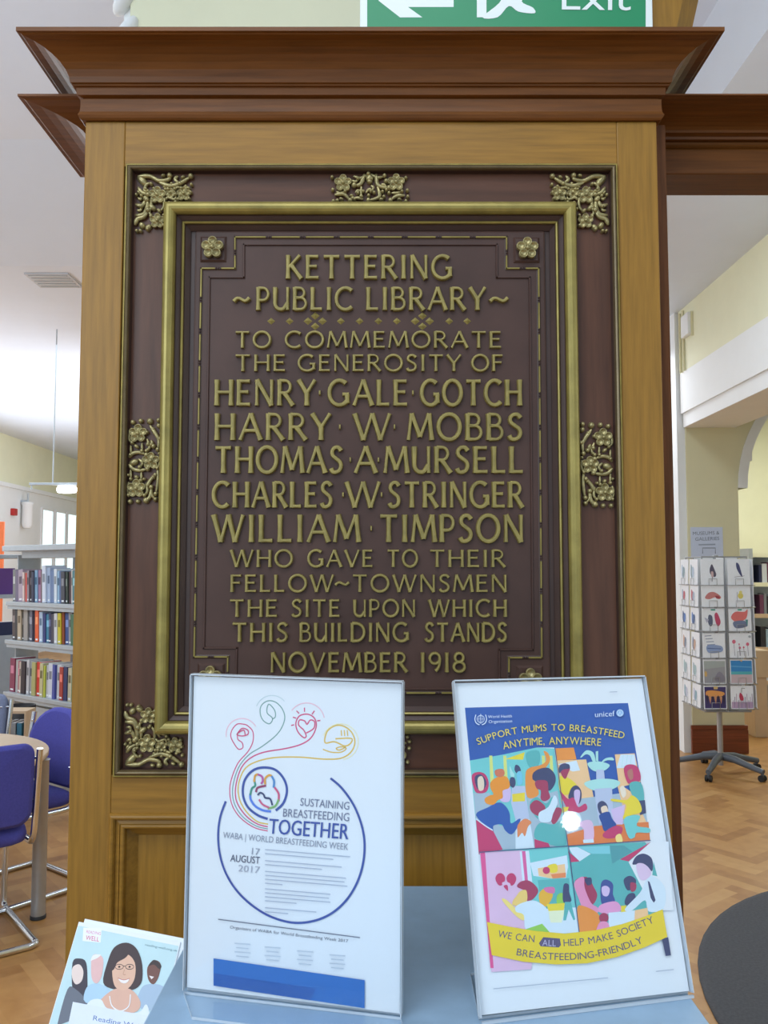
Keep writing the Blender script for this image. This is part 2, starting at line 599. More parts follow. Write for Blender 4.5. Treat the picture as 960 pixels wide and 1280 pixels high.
def ring(mb, X0, X1, Z0, Z1, Y, prof, material=None, mats=None):
    """mitred moulding: prof = (inset, projection towards the viewer)"""
    loops = []
    for ins, pr in prof:
        loops.append([(X0 + ins, Y - pr, Z0 + ins), (X1 - ins, Y - pr, Z0 + ins), (X1 - ins, Y - pr, Z1 - ins), (X0 + ins, Y - pr, Z1 - ins)])
    for i in range(len(loops) - 1):
        vs = loops[i] + loops[i + 1]
        mt = mats[i] if mats else material
        mb.add(vs, [(k, (k + 1) % 4, 4 + (k + 1) % 4, 4 + k) for k in range(4)], mt)


def bead(i0, i1, p0, h, n=6, p1=None):
    """half-round from inset i0 to i1, base p0"""
    p1 = p0 if p1 is None else p1
    return [(i0 + (i1 - i0) * (1 - math.cos(PI * k / n)) / 2, p0 + (p1 - p0) * k / n + h * math.sin(PI * k / n)) for k in range(n + 1)]


mb = MB()
lx0 = PX(136, 1060, YC)[0]
ring(mb, lx0, xs_r + 0.004, 0.20, zr0 + 0.004, YC, [(0, -0.002)] + bead(0.0, 0.009, 0.0, 0.007) + [(0.010, 0.0), (0.014, 0.001)] + bead(0.014, 0.021, -0.002, 0.004) + [(0.022, -0.006), (0.030, -0.014), (0.034, -0.018)])
part(mb, 'panel_moulding', M['oak_h'], pier, pier_off)

# cornice: profile as (projection, height) swept round three sides
H_ = z_top - zb_corn


def cornice(mb, x0, x1, y_face, depth, zb, ht, proj, material=None, left=True, right=True):
    pr = [(0.0, 0.0), (0.06, 0.0), (0.09, 0.02), (0.12, 0.06), (0.09, 0.12), (0.08, 0.20), (0.08, 0.315), (0.04, 0.33), (0.04, 0.345), (0.14, 0.36), (0.15, 0.47), (0.20, 0.475), (0.21, 0.49)]
    pr += [(0.20, 0.50), (0.24, 0.51)] + [(0.24 + 0.68 * (1 - math.cos(PI / 2 * k / 7)), 0.50 + 0.42 * math.sin(PI / 2 * k / 7)) for k in range(1, 8)]
    pr += [(0.94, 0.93), (1.0, 0.935), (1.0, 0.995), (0.99, 1.0), (0.0, 1.0)]
    loops = []
    for p, h in pr:
        p *= proj
        z = zb + h * ht
        xl_ = x0 - (p if left else 0)
        xr_ = x1 + (p if right else 0)
        loops.append([(xl_, y_face + depth, z), (xl_, y_face - p, z), (xr_, y_face - p, z), (xr_, y_face + depth, z)])
    for i in range(len(loops) - 1):
        vs = loops[i] + loops[i + 1]
        mb.add(vs, [(k, k + 1, 4 + k + 1, 4 + k) for k in range(3)], material)
    a, b = loops[-2], loops[-1]
    mb.add(loops[-2], [(0, 1, 2, 3)], material)
    for e in (0, 3):
        vs = [l[e] for l in loops]
        mb.add(vs + [(x0 if e == 0 else x1, y_face + depth, zb)], [list(range(len(vs)))], material)


mb = MB()
cornice(mb, KL, KR, YC, 0.36, zb_corn, H_, P_)
part(mb, 'cornice', M['dark_oak_h'], pier, pier_off)

# ------------------------------------------------------------------ lower screen behind: cornice, lintel, post
YR = 1.259
PR_ = 0.099
zl_top = PX(900, 117, YR - PR_)[1]
zl_bot = PX(900, 190, YR)[1]
screen = thing('oak_door_screen', 'dark oak lintel, post and cornice over the opening right of the pier', 'door surround', (1.3, YR, 0))
soff = Vector((1.3, YR, 0))
YPO = 1.175
px1 = PX(837.5, 400, YPO)[0]
zl1 = PX(900, 217, YR - 0.012)[1]
YLB = (712 - 217) / (712 - 246) * (YR - 0.012)
mb = MB()
cornice(mb, KR + 0.0005, 2.3, YR, YLB - YR, zl_bot, zl_top - zl_bot, PR_, left=False, right=False)
part(mb, 'cornice', M['dark_oak_h'], screen, soff)
mb = MB()
mb.box(px1, 2.3, YR - 0.012, YLB, zl1, zl_bot, bev=0.003)
part(mb, 'lintel', M['dark_oak_h'], screen, soff)
mb = MB()
mb.box(KR + 0.0005, px1, YPO, YLB, 0, zl_bot - 0.002, bev=0.0015)
part(mb, 'door_post', M['dark_oak_v'], screen, soff)
wing = thing('oak_wing_cornice', 'short lower oak cornice sticking out left of the pier below the main cornice', 'cornice', (KL - 0.03, YR, zl_bot))
woff = Vector(wing.location)
zb2 = PX(95, 206, YR)[1]
mb = MB()
cornice(mb, KL - 0.002, KL - 0.0005, YR, 0.15, zb2, zl_top - zb2, PR_, left=True, right=False)
part(mb, 'moulding', M['dark_oak_h'], wing, woff)
mb = MB()
for k, (pj, za, zc) in enumerate(((0.016, -0.004, 0.003), (0.010, -0.012, -0.004), (0.013, -0.018, -0.012), (0.006, -0.034, -0.018))):
    mb.box(KL - 0.002 - pj, KL - 0.0005, YR - pj, YR + 0.15, zb2 + za, zb2 + zc)
part(mb, 'neck_moulding', M['dark_oak_h'], wing, woff)

# oak upright above, behind the exit sign
upright = thing('oak_upright', 'tapered oak upright standing above the cornice right of the exit sign', 'post', (0.43, 1.36, z_top))
mb = MB()
zt = 3.2
za = z_top + 0.0005
b0 = PX(770, 27, 1.36)[0]
b1, bt = PX(851, 27, 1.36)[0], PX(856, 0, 1.36)
c1, ct = PX(867, 27, 1.39)[0], PX(873, 0, 1.39)
slope = (ct[0] - c1) / (ct[1] - PX(867, 27, 1.39)[1])
zr = PX(867, 27, 1.39)[1]


def ex(x, z):
    return x + slope * (z - zr)


zm = 2.75
vs = []
for z in (za, zm):
    vs += [(b0, 1.36, z), (ex(b1, z), 1.36, z), (ex(c1, z), 1.39, z), (ex(c1, z), 1.46, z), (b0, 1.46, z)]
mb.add(vs, [(0, 1, 6, 5), (1, 2, 7, 6), (2, 3, 8, 7), (3, 4, 9, 8), (4, 0, 5, 9), (0, 1, 2, 3, 4), (5, 6, 7, 8, 9)])
part(mb, 'shaft', M['oak_v'], upright, Vector(upright.location))
mb = MB()
mb.box(b0 - 0.02, ex(c1, zm) + 0.02, 1.34, 1.48, zm, zm + 0.04, bev=0.005)
part(mb, 'cap', M['oak_h'], upright, Vector(upright.location))

# ------------------------------------------------------------------ text helpers (vertical-plane type from the default font)
_tcache = {}


def text_mesh(s):
    if s not in _tcache:
        cu = bpy.data.curves.new('t', 'FONT')
        cu.body = s
        cu.resolution_u = 3
        ob = bpy.data.objects.new('t', cu)
        COL.objects.link(ob)
        dg = bpy.context.evaluated_depsgraph_get()
        me_ = ob.evaluated_get(dg).to_mesh()
        vs_ = [(v.co.x, v.co.y) for v in me_.vertices]
        fs_ = [list(p.vertices) for p in me_.polygons]
        ob.evaluated_get(dg).to_mesh_clear()
        bpy.data.objects.remove(ob)
        bpy.data.curves.remove(cu)
        _tcache[s] = (vs_, fs_)
    return _tcache[s]


CAPH = [None]


def capheight():
    if CAPH[0] is None:
        vs_, _ = text_mesh('H')
        CAPH[0] = max(v[1] for v in vs_)
    return CAPH[0]


class Flat:
    """prints flat shapes on a plane: local x right, z up, y into the sheet; each new shape lies a hair above the last"""

    def __init__(self, mb, to_uv, step=0.00006, base=0.0):
        self.mb, self.uv, self.step, self.off = mb, to_uv, step, base

    def up(self):
        self.off += self.step

    def poly(self, pts, material, smooth=False, raw=False):
        if smooth:
            pts = spline(pts, True, 4)
        q = [p if raw else self.uv(*p) for p in pts]
        self.up()
        tri = tessellate_polygon([[Vector((p[0], p[1], 0)) for p in q]])
        self.mb.add([(p[0], -self.off, p[1]) for p in q], [tuple(t) for t in tri], material)

    def line(self, pts, w, material, smooth=False, closed=False, raw=False):
        if smooth:
            pts = spline(pts, closed, 6)
        q = [Vector(p if raw else self.uv(*p)) for p in pts]
        if closed:
            q.append(q[0])
        self.up()
        L, Rr = [], []
        for i, p in enumerate(q):
            a, b = q[max(0, i - 1)], q[min(len(q) - 1, i + 1)]
            if closed and i in (0, len(q) - 1):
                a, b = q[-2], q[1]
            t = (b - a)
            t = t.normalized() if t.length > 1e-9 else Vector((1, 0))
            nrm = Vector((-t.y, t.x)) * w / 2
            L.append(p + nrm)
            Rr.append(p - nrm)
        n_ = len(q)
        self.mb.add([(p.x, -self.off, p.y) for p in L + Rr], [(i, i + 1, n_ + i + 1, n_ + i) for i in range(n_ - 1)], material)

    def disc(self, c, rx, ry, material, n=20):
        self.poly(arc(c[0], c[1], rx, ry, 0, 360 - 360 / n, n - 1), material)

    def text(self, s, x0, y0, x1, y1, h, material, wide=None):
        """baseline from (x0,y0) to (x1,y1) in the plane's source coords, cap height h in the same units"""
        vs_, fs_ = text_mesh(s)
        if not vs_:
            return
        mnx = min(v[0] for v in vs_)
        mxx = max(v[0] for v in vs_)
        p, q = Vector(self.uv(x0, y0)), Vector(self.uv(x1, y1))
        d = q - p
        dx, dy = x1 - x0, y1 - y0
        ln = math.hypot(dx, dy)
        upv = Vector(self.uv(x0 + dy / ln * h, y0 - dx / ln * h)) - p
        ch = capheight()
        self.up()
        out = []
        for a, b in vs_:
            w = p + d * ((a - mnx) / (mxx - mnx)) + upv * (b / ch)
            out.append((w.x, -self.off, w.y))
        self.mb.add(out, fs_, material)

    def arctext(self, s, path, h, material):
        """letters along a polyline of source coords (fills it end to end)"""
        path = spline(path, False, 8)
        seg = [0]
        for a, b in zip(path[:-1], path[1:]):
            seg.append(seg[-1] + math.hypot(b[0] - a[0], b[1] - a[1]))

        def at_(t):
            t = min(max(t, 0), seg[-1])
            for i in range(len(seg) - 1):
                if seg[i + 1] >= t:
                    k = (t - seg[i]) / max(1e-9, seg[i + 1] - seg[i])
                    return (path[i][0] + (path[i + 1][0] - path[i][0]) * k, path[i][1] + (path[i + 1][1] - path[i][1]) * k)
            return path[-1]
        ws = []
        for ch in s:
            if ch == ' ':
                ws.append(0.38)
            else:
                vs_, _ = text_mesh(ch)
                ws.append(max(v[0] for v in vs_) - min(v[0] for v in vs_) + 0.10)
        k = seg[-1] / sum(ws)
        t = 0
        for ch, w in zip(s, ws):
            if ch != ' ':
                a, b = at_(t), at_(t + (w - 0.10) * k)
                self.text(ch, a[0], a[1], b[0], b[1], h, material)
                self.off -= self.step
            t += w * k
        self.up()


# ------------------------------------------------------------------ exit sign on the oak upright
YS = 1.345
sign = thing('exit_sign', 'green and white exit sign with arrow and running figure above the cornice', 'sign', (0.17, YS, zl_top))
so = Vector(sign.location)
bx0, bx1 = PX(450, 20, YS)[0], PX(816, 22, YS)[0]
sz0, sz1 = PX(480, 44, YS)[1], PX(480, -92, YS)[1]
mb = MB()
mb.box(bx0, bx1, YS, YS + 0.012, sz0, sz1, M['sign_white'], bev=0.0015)


def sign_uv(px, py):
    X, Z = PX(px, py, YS)
    return (X, Z)


mbs = MB()
fl_ = Flat(mbs, sign_uv, 0.0002, 0.0002)
GW = M['sign_white']
fl_.poly([(459, 38), (459, -84), (807, -84), (807, 38)], M['green'])
fl_.poly([(473, 1), (500, 22), (528, 22), (510, 9), (567, 9), (567, -7), (510, -7), (528, -21), (500, -21)], GW)
fl_.poly([(596, 22), (596, -60), (652, -60), (652, -10), (640, -10), (640, -48), (608, -48), (608, 22)], GW)
fl_.poly([(640, -35), (662, -33), (664, -12), (652, 2), (666, 10), (668, 17), (648, 15), (636, 8), (622, 22), (603, 22), (624, 4), (632, -14)], GW, True)
fl_.disc((668, -44), 9, 9, GW)
fl_.text('Exit', 702, 12.5, 788, 13.5, 32, GW)
for v in range(len(mbs.v)):
    x, y, z = mbs.v[v]
    mbs.v[v] = (x, YS + y, z)
mb.v += []
part(mb, 'sign_plate', None, sign, so)
part(mbs, 'sign_face', None, sign, so)
mb = MB()
for px in (500, 700):
    x = PX(px, 20, YS)[0]
    mb = MB()
    mb.box(x - 0.006, x + 0.006, YS + 0.012, YS + 0.02, z_top + 0.0005, sz0 + 0.12)
    mb.box(x - 0.02, x + 0.02, YS + 0.0, YS + 0.012, z_top + 0.0005, z_top + 0.0035)
    part(mb, 'sign_bracket', M['grey_metal'], sign, so)

# ------------------------------------------------------------------ carved memorial plaque
plq = thing('memorial_plaque', 'dark carved wooden library memorial plaque with gilded lettering, set in the oak pier', 'plaque', ((XP0 + XP1) / 2, YC, ZP0))
po = Vector(plq.location)
ring_out = MB()
ring(ring_out, XP0, XP1, ZP0, ZP1, YC, [(0, 0.0), (0.0, 0.004), (0.0015, 0.006), (0.003, 0.006), (0.0035, 0.004)] + bead(0.0035, 0.0095, 0.004, 0.005) + [(0.0097, 0.003), (0.0105, -0.006)],
     mats=[M['gold']] * 3 + [M['recess']] + [M['dull_gilt']] * 8 + [M['recess']] * 3)
part(ring_out, 'outer_moulding', None, plq, po)
mb = MB()
ix0, ix1 = PX(205, 300, YC)[0], PX(720, 300, YC)[0]
iz1 = PX(480, 254, YC)[1]
iz0 = PX(480, 917, YC)[1]
YFZ = YC + 0.006
mb.box(XP0 + 0.004, ix0 + 0.008, YFZ, YFZ + 0.01, ZP0 + 0.004, ZP1 - 0.004, M['stain_v'])
mb.box(ix1 - 0.008, XP1 - 0.004, YFZ, YFZ + 0.01, ZP0 + 0.004, ZP1 - 0.004, M['stain_v'])
mb.box(ix0 + 0.008, ix1 - 0.008, YFZ, YFZ + 0.01, iz1 - 0.008, ZP1 - 0.004, M['stain_h'])
mb.box(ix0 + 0.008, ix1 - 0.008, YFZ, YFZ + 0.01, ZP0 + 0.004, iz0 + 0.008, M['stain_h'])
part(mb, 'frieze_board', None, plq, po)
mb = MB()
prf = [(0, -0.006), (0.0, 0.004)] + bead(0.0, 0.017, 0.004, 0.008, 8, 0.002) + [(0.0175, -0.001), (0.020, -0.003)] + bead(0.0235, 0.0275, -0.006, 0.003, 4) + [(0.028, -0.008), (0.034, -0.014)]
mm = [M['recess']] + [M['recess']] + [M['gilt_line']] * 8 + [M['recess']] * 2 + [M['recess']] + [M['gilt_line']] * 4 + [M['recess']] * 2
ring(mb, ix0, ix1, iz0, iz1, YC, prf, mats=mm[:len(prf) - 1])
part(mb, 'gilded_frame', None, plq, po)
# tablet
YT = YC + 0.012
tx0, tx1 = PX(233, 400, YT)[0], PX(695, 400, YT)[0]
tz1, tz0 = PX(480, 276, YT)[1], PX(480, 893, YT)[1]
mb = MB()
mb.box(ix0 + 0.02, ix1 - 0.02, YT + 0.004, YT + 0.012, iz0 + 0.02, iz1 - 0.02, M['recess'])
kx0, kx1 = PX(242, 400, YT)[0], PX(683, 400, YT)[0]
kz1, kz0 = PX(480, 288, YT)[1], PX(480, 868, YT)[1]
mb.box(kx0, kx1, YT, YT + 0.006, kz0, kz1, M['tablet'], bev=0.003)
part(mb, 'tablet', None, plq, po)
# stepped sunk line round the inscription, and the bead-and-reel border
outl = [(305, 306), (305, 347), (262, 347), (255, 810), (296, 810), (295, 861), (624, 861), (624, 812), (666, 812), (662, 347), (621, 347), (621, 306)]
op = [PX(x, y, YT) for x, y in outl]
mb = MB()


def strip(mb, a, b, w, h, y, material):
    a, b = Vector(a), Vector(b)
    t = (b - a).normalized()
    n_ = Vector((-t.y, t.x)) * w / 2
    t = t * w * 0.5
    vs = []
    for k, hh in ((1.0, 0), (0.5, h)):
        for p, sg, tt in ((a, 1, -1), (b, 1, 1), (b, -1, 1), (a, -1, -1)):
            q = p + n_ * sg * k + t * tt * k
            vs.append((q.x, y - hh, q.y))
    mb.add(vs, [(4, 5, 6, 7), (0, 1, 5, 4), (1, 2, 6, 5), (2, 3, 7, 6), (3, 0, 4, 7)], material)


for a, b in zip(op, op[1:] + op[:1]):
    strip(mb, a, b, 0.0034, 0.0024, YT, M['tablet'])
part(mb, 'inscription_border', None, plq, po)
bl = [(294, 297), (294, 336), (252, 336), (243, 821), (285, 821), (284, 866), (636, 866), (636, 822), (677, 822), (673, 336), (633, 336), (633, 297)]
bp_ = [PX(x, y, YT) for x, y in bl]
mb = MB()
for a, b in zip(bp_, bp_[1:] + bp_[:1]):
    a, b = Vector(a), Vector(b)
    L = (b - a).length
    t = (b - a).normalized()
    strip(mb, a, b, 0.0052, 0.0008, YT, M['recess'])
    nseg = max(1, round(L / 0.046))
    if L < 0.06:
        nseg = 2 if L > 0.035 else 1
    s = L / nseg
    for i in range(nseg):
        m0, m1 = a + t * (i * s + (0.0052 if i or nseg > 1 else 0)), a + t * ((i + 1) * s - 0.0052)
        if i == 0:
            m0 = a
        if i == nseg - 1:
            m1 = b
        strip(mb, m0, m1, 0.0030, 0.0028, YT, M['gilt_line'])
        if i:
            for d in (-0.0034, 0, 0.0034):
                p = a + t * (i * s + d)
                mb.ball((p.x, YT - 0.0012, p.y), 0.0016, 0.002, 0.0016, M['recess'], 8, 5)
part(mb, 'bead_border', None, plq, po)


def flower(mb, cx, cz, r, y, material, petals=5, a0=90):
    for k in range(petals):
        a = math.radians(a0 + 360 * k / petals)
        pc = Vector((cx + 0.60 * r * math.cos(a), cz + 0.60 * r * math.sin(a)))
        e1, e2 = Vector((math.cos(a), math.sin(a))), Vector((-math.sin(a), math.cos(a)))
        vs, fs, n_ = [], [], 14
        wide = 0.42 * r * 5 / max(petals, 4) * 0.98
        for q, (rad, hh) in enumerate(((0.0, 0.05), (0.45, 0.09), (0.78, 0.22), (0.92, 0.30), (1.0, 0.22), (1.04, -0.05))):
            for j in range(n_):
                t = 2 * PI * j / n_
                p = pc + e1 * (0.42 * r * rad * math.cos(t)) + e2 * (wide * rad * math.sin(t))
                vs.append((p.x, y - 0.0025 - hh * r, p.y))
        for q in range(5):
            for j in range(n_):
                fs.append((q * n_ + j, q * n_ + (j + 1) % n_, (q + 1) * n_ + (j + 1) % n_, (q + 1) * n_ + j))
        mb.add(vs, fs, material, True)
    mb.ball((cx, y - 0.004, cz), 0.26 * r, 0.0045 + 0.12 * r, 0.26 * r, material, 10, 6)


# four rosettes in corner squares
for cx, cy in ((267, 312), (658, 313), (264, 846), (662, 849)):
    X, Z = PX(cx, cy, YT)
    mb = MB()
    h = 0.0185
    vs = [(X - h, YT, Z - h), (X + h, YT, Z - h), (X + h, YT, Z + h), (X - h, YT, Z + h), (X - h + 0.003, YT - 0.003, Z - h + 0.003), (X + h - 0.003, YT - 0.003, Z - h + 0.003), (X + h - 0.003, YT - 0.003, Z + h - 0.003), (X - h + 0.003, YT - 0.003, Z + h - 0.003)]
    mb.add(vs, [(4, 5, 6, 7), (0, 1, 5, 4), (1, 2, 6, 5), (2, 3, 7, 6), (3, 0, 4, 7)], M['tablet'])
    sq = part(mb, 'rosette', None, plq, po)
    mb = MB()
    flower(mb, X, Z, 0.0155, YT - 0.004, M['pale_gilt'])
    f_ = part(mb, 'flower', None, sq, po)


# gilt carvings on the frieze. items in 6x crop coordinates
def scroll(mb, pts, r0, r1, y, lift=0.004):
    pts = spline(pts, False, 5)
    n_ = len(pts)
    rs = [(r0 + (r1 - r0) * i / (n_ - 1)) * (0.45 + 0.55 * min(1, min(i, n_ - 1 - i) / 3)) for i in range(n_)]
    mb.tube([(p[0], y - lift, p[1]) for p in pts], rs, M['pale_gilt'], 7)


def carving(items, conv, name='gilt_carving'):
    mb = MB()
    y = YFZ
    sc = abs(conv(100, 0)[0] - conv(0, 0)[0]) / 100 + abs(conv(100, 0)[1] - conv(0, 0)[1]) / 100
    for it in items:
        if it[0] == 'f':
            flower(mb, *conv(it[1], it[2]), it[3] * sc, y - 0.001, M['pale_gilt'], it[4] if len(it) > 4 else 5)
        elif it[0] == 's':
            scroll(mb, [conv(*p) for p in it[2]], it[1] * sc, it[1] * sc * 0.7, y, 0.0035)
            e = conv(*it[2][-1])
            mb.ball((e[0], y - 0.004, e[1]), it[1] * sc * 1.1, 0.005, it[1] * sc * 1.1, M['pale_gilt'], 8, 5)
        elif it[0] == 'b':
            for p in it[2]:
                c = conv(*p)
                mb.ball((c[0], y - 0.002, c[1]), it[1] * sc, 0.006, it[1] * sc, M['pale_gilt'], 8, 5)
        elif it[0] == 'l':
            a, b = Vector(conv(*it[1])), Vector(conv(*it[2]))
            w = it[3] * sc
            t = b - a
            ang = math.atan2(t.y, t.x)
            c = (a + b) / 2
            mb.ball((c.x, y - 0.001, c.y), t.length / 2, 0.006, w, M['pale_gilt'], 10, 6, Matrix.Rotation(-ang, 3, 'Y'))
    return part(mb, name, None, plq, po)


CORN = [('l', (230, 150), (310, 240), 28), ('s', 20, [(240, 165), (330, 165), (400, 200), (470, 190), (480, 160)]),
        ('s', 20, [(400, 210), (480, 240), (560, 220), (640, 165)]), ('s', 16, [(540, 160), (520, 190), (560, 225)]), ('f', 390, 315, 66), ('f', 590, 305, 55), ('f', 395, 515, 58),
        ('f', 490, 300, 40, 4), ('s', 18, [(240, 250), (270, 290), (320, 310)]), ('s', 20, [(225, 385), (275, 395), (300, 340)]),
        ('s', 20, [(225, 470), (290, 460), (315, 390), (310, 350)]), ('s', 20, [(222, 545), (240, 500), (290, 480), (320, 430)]),
        ('s', 14, [(440, 330), (440, 400), (410, 440)]), ('s', 14, [(480, 360), (470, 390), (530, 370)]), ('l', (320, 380), (380, 430), 22),
        ('l', (260, 520), (290, 570), 24), ('l', (300, 580), (350, 540), 22),
        ('s', 13, [(330, 215), (300, 235), (290, 275), (320, 285)]), ('s', 13, [(430, 250), (460, 240), (470, 270)]), ('s', 13, [(520, 265), (545, 250), (570, 262)]), ('s', 14, [(340, 345), (345, 400), (330, 440), (345, 480)]), ('s', 13, [(450, 350), (470, 330), (520, 345), (530, 310)]), ('s', 13, [(240, 330), (262, 345), (270, 320)]), ('s', 13, [(235, 430), (262, 430), (268, 405)]), ('l', (410, 165), (450, 150), 14), ('l', (560, 180), (600, 160), 14), ('l', (232, 270), (262, 310), 14), ('l', (600, 250), (640, 262), 14),
        ('b', 15, [(645, 230), (603, 245), (640, 290), (300, 265), (362, 262), (238, 590), (266, 590), (320, 578), (440, 548), (230, 310), (340, 225), (450, 268), (520, 265), (545, 345), (630, 340), (440, 470), (345, 470), (460, 420), (400, 430), (495, 225)])]


def corner_conv(X, Z, sx, sz):
    k = 1 / 6 / F * YC

    def c(px, py):
        return (X + sx * (px - 215) * k * 1.02, Z - sz * (py - 143) * k * 1.02)
    return c


ex_, ez_ = 0.0115, 0.0115
carving(CORN, corner_conv(XP0 + ex_, ZP1 - ez_, 1, 1))
carving(CORN, corner_conv(XP1 - ex_, ZP1 - ez_, -1, 1))
carving(CORN, corner_conv(XP0 + ex_, ZP0 + ez_, 1, -1))
carving(CORN, corner_conv(XP1 - ex_, ZP0 + ez_, -1, -1))
SIDE = [('s', 14, [(170, 230), (165, 290), (190, 320)]), ('s', 14, [(300, 290), (320, 350), (300, 380)]), ('s', 14, [(240, 440), (270, 470), (250, 500)]), ('s', 14, [(170, 610), (160, 660), (170, 710)]), ('s', 14, [(300, 620), (310, 680), (290, 710)]), ('s', 14, [(395, 420), (400, 470), (385, 510)]), ('l', (200, 330), (240, 360), 16), ('l', (210, 560), (240, 590), 16), ('l', (340, 560), (370, 590), 16), ('l', (330, 200), (360, 230), 14),
        ('b', 20, [(190, 165), (250, 155), (385, 150), (180, 757), (240, 757), (350, 345), (400, 290), (372, 742)]), ('b', 26, [(318, 158), (300, 748)]),
        ('f', 233, 250, 70), ('f', 335, 455, 66), ('f', 228, 660, 70), ('s', 18, [(320, 190), (370, 260), (390, 300), (385, 370)]),
        ('s', 18, [(165, 430), (190, 400), (240, 390), (300, 410)]), ('s', 18, [(165, 480), (200, 515), (250, 525), (310, 515)]), ('l', (165, 480), (240, 450), 26),
        ('s', 14, [(262, 320), (265, 380)]), ('s', 14, [(178, 340), (180, 410)]), ('s', 14, [(180, 520), (185, 590)]), ('s', 14, [(262, 540), (262, 600)]),
        ('s', 18, [(300, 660), (330, 600), (370, 560)]), ('s', 18, [(385, 510), (390, 600), (375, 700)]), ('s', 18, [(290, 760), (330, 720), (340, 650)]),
        ('s', 16, [(345, 640), (340, 700), (375, 740)]), ('s', 16, [(330, 300), (340, 330), (310, 330)]), ('l', (375, 170), (400, 210), 20), ('b', 14, [(300, 240), (310, 370), (395, 400), (390, 500), (285, 590), (165, 560)])]


def side_conv(Xc, Zc, sx, sz=1):
    k = 1 / 6 / F * YC

    def c(px, py):
        return (Xc + sx * (px - 282) * k, Zc - sz * (py - 455) * k * 1.02)
    return c


cxl = (XP0 + 0.010 + ix0) / 2
cxr = (XP1 - 0.010 + ix1) / 2
zc_ = PX(180, 576, YC)[1]
carving(SIDE, side_conv(cxl, zc_, 1))
carving(SIDE, side_conv(cxr, PX(740, 581, YC)[1], -1))
TOP = [('s', 13, [(230, 290), (260, 300), (300, 290)]), ('s', 13, [(350, 200), (380, 210), (400, 190)]), ('s', 13, [(380, 300), (400, 280), (440, 290)]), ('s', 13, [(580, 230), (610, 240), (620, 280)]), ('s', 13, [(660, 300), (700, 300), (740, 290)]), ('s', 13, [(500, 240), (520, 260), (500, 290)]), ('l', (330, 320), (370, 320), 14), ('l', (560, 350), (600, 350), 14), ('l', (250, 340), (290, 355), 14), ('l', (700, 345), (740, 355), 14),
       ('f', 285, 225, 68), ('f', 695, 220, 68), ('b', 34, [(490, 180)]), ('s', 20, [(450, 150), (420, 230), (370, 240)]), ('s', 20, [(540, 150), (555, 240), (640, 262)]),
       ('s', 16, [(365, 165), (420, 182), (480, 150)]), ('s', 16, [(500, 150), (550, 178), (605, 165)]), ('s', 18, [(220, 315), (290, 310), (340, 360)]), ('s', 16, [(425, 250), (425, 330)]),
       ('s', 18, [(550, 250), (565, 330), (480, 360)]), ('s', 18, [(760, 320), (700, 325), (650, 360)]), ('s', 16, [(440, 350), (400, 340), (360, 345)]), ('l', (465, 200), (515, 215), 20),
       ('s', 14, [(460, 300), (490, 270), (525, 300)]), ('l', (600, 215), (640, 190), 22),
       ('b', 16, [(200, 175), (205, 275), (770, 180), (782, 280), (372, 350), (482, 320), (600, 330), (210, 365), (770, 365), (240, 360), (590, 290), (400, 300), (640, 300), (785, 330)])]


def top_conv(Xc, Zc, sz=1):
    k = 1 / 6 / F * YC

    def c(px, py):
        return (Xc + (px - 490) * k, Zc - sz * (py - 262) * k)
    return c


zt_c = (ZP1 - 0.010 + iz1) / 2
carving(TOP, top_conv(PX(462, 230, YC)[0], zt_c))
carving(TOP, top_conv(PX(462, 940, YC)[0], (ZP0 + 0.010 + iz0) / 2, -1))

# ---- raised lettering: a drawn Roman alphabet, each stroke a bevelled ridge with flared ends
TH, TN = 0.185, 0.135
G = {}


def _g(ch, w, *strokes):
    G[ch] = (w, strokes)


_g('A', .80, (TN, [(0, 0), (.40, 1)]), (TH, [(.40, 1), (.80, 0)]), (TN, [(.17, .36), (.62, .36)]))
_g('B', .60, (TH, [(.05, 0), (.05, 1)]), (TN, [(.05, .97), (.28, .97)] + arc(.28, .755, .22, .215, 90, -90, 10) + [(.05, .54)]), (TN, [(.05, .54), (.32, .54)] + arc(.32, .285, .26, .255, 90, -90, 10) + [(.05, .03)]))
_g('C', .80, (.175, arc(.46, .5, .44, .48, 48, 312, 20)))
_g('D', .78, (TH, [(.05, 0), (.05, 1)]), (.175, [(.05, .97), (.28, .97)] + arc(.28, .5, .46, .47, 90, -90, 14) + [(.05, .03)]))
_g('E', .54, (TH, [(.05, 0), (.05, 1)]), (TN, [(.05, .95), (.52, .95)]), (TN, [(.05, .53), (.46, .53)]), (TN, [(.05, .05), (.54, .05)]))
_g('F', .52, (TH, [(.05, 0), (.05, 1)]), (TN, [(.05, .95), (.52, .95)]), (TN, [(.05, .53), (.46, .53)]))
_g('G', .86, (.175, arc(.46, .5, .44, .48, 50, 320, 20)), (TH, [(.80, .10), (.80, .44)]), (TN, [(.60, .44), (.88, .44)]))
_g('H', .72, (TH, [(.05, 0), (.05, 1)]), (TH, [(.67, 0), (.67, 1)]), (TN, [(.05, .52), (.67, .52)]))
_g('I', .12, (TH, [(.06, 0), (.06, 1)]))
_g('K', .66, (TH, [(.05, 0), (.05, 1)]), (TN, [(.58, 1), (.05, .44)]), (TH, [(.20, .58), (.66, 0)]))
_g('L', .50, (TH, [(.05, 0), (.05, 1)]), (TN, [(.05, .05), (.50, .05)]))
_g('M', .94, (TN, [(0, 0), (.12, 1)]), (TH, [(.12, 1), (.47, .12)]), (TN, [(.47, .12), (.82, 1)]), (TH, [(.82, 1), (.94, 0)]))
_g('N', .74, (TN, [(.05, 0), (.05, 1)]), (TH, [(.05, 1), (.69, 0)]), (TN, [(.69, 0), (.69, 1)]))
_g('O', .90, (.18, arc(.45, .5, .43, .48, 0, 360, 24)))
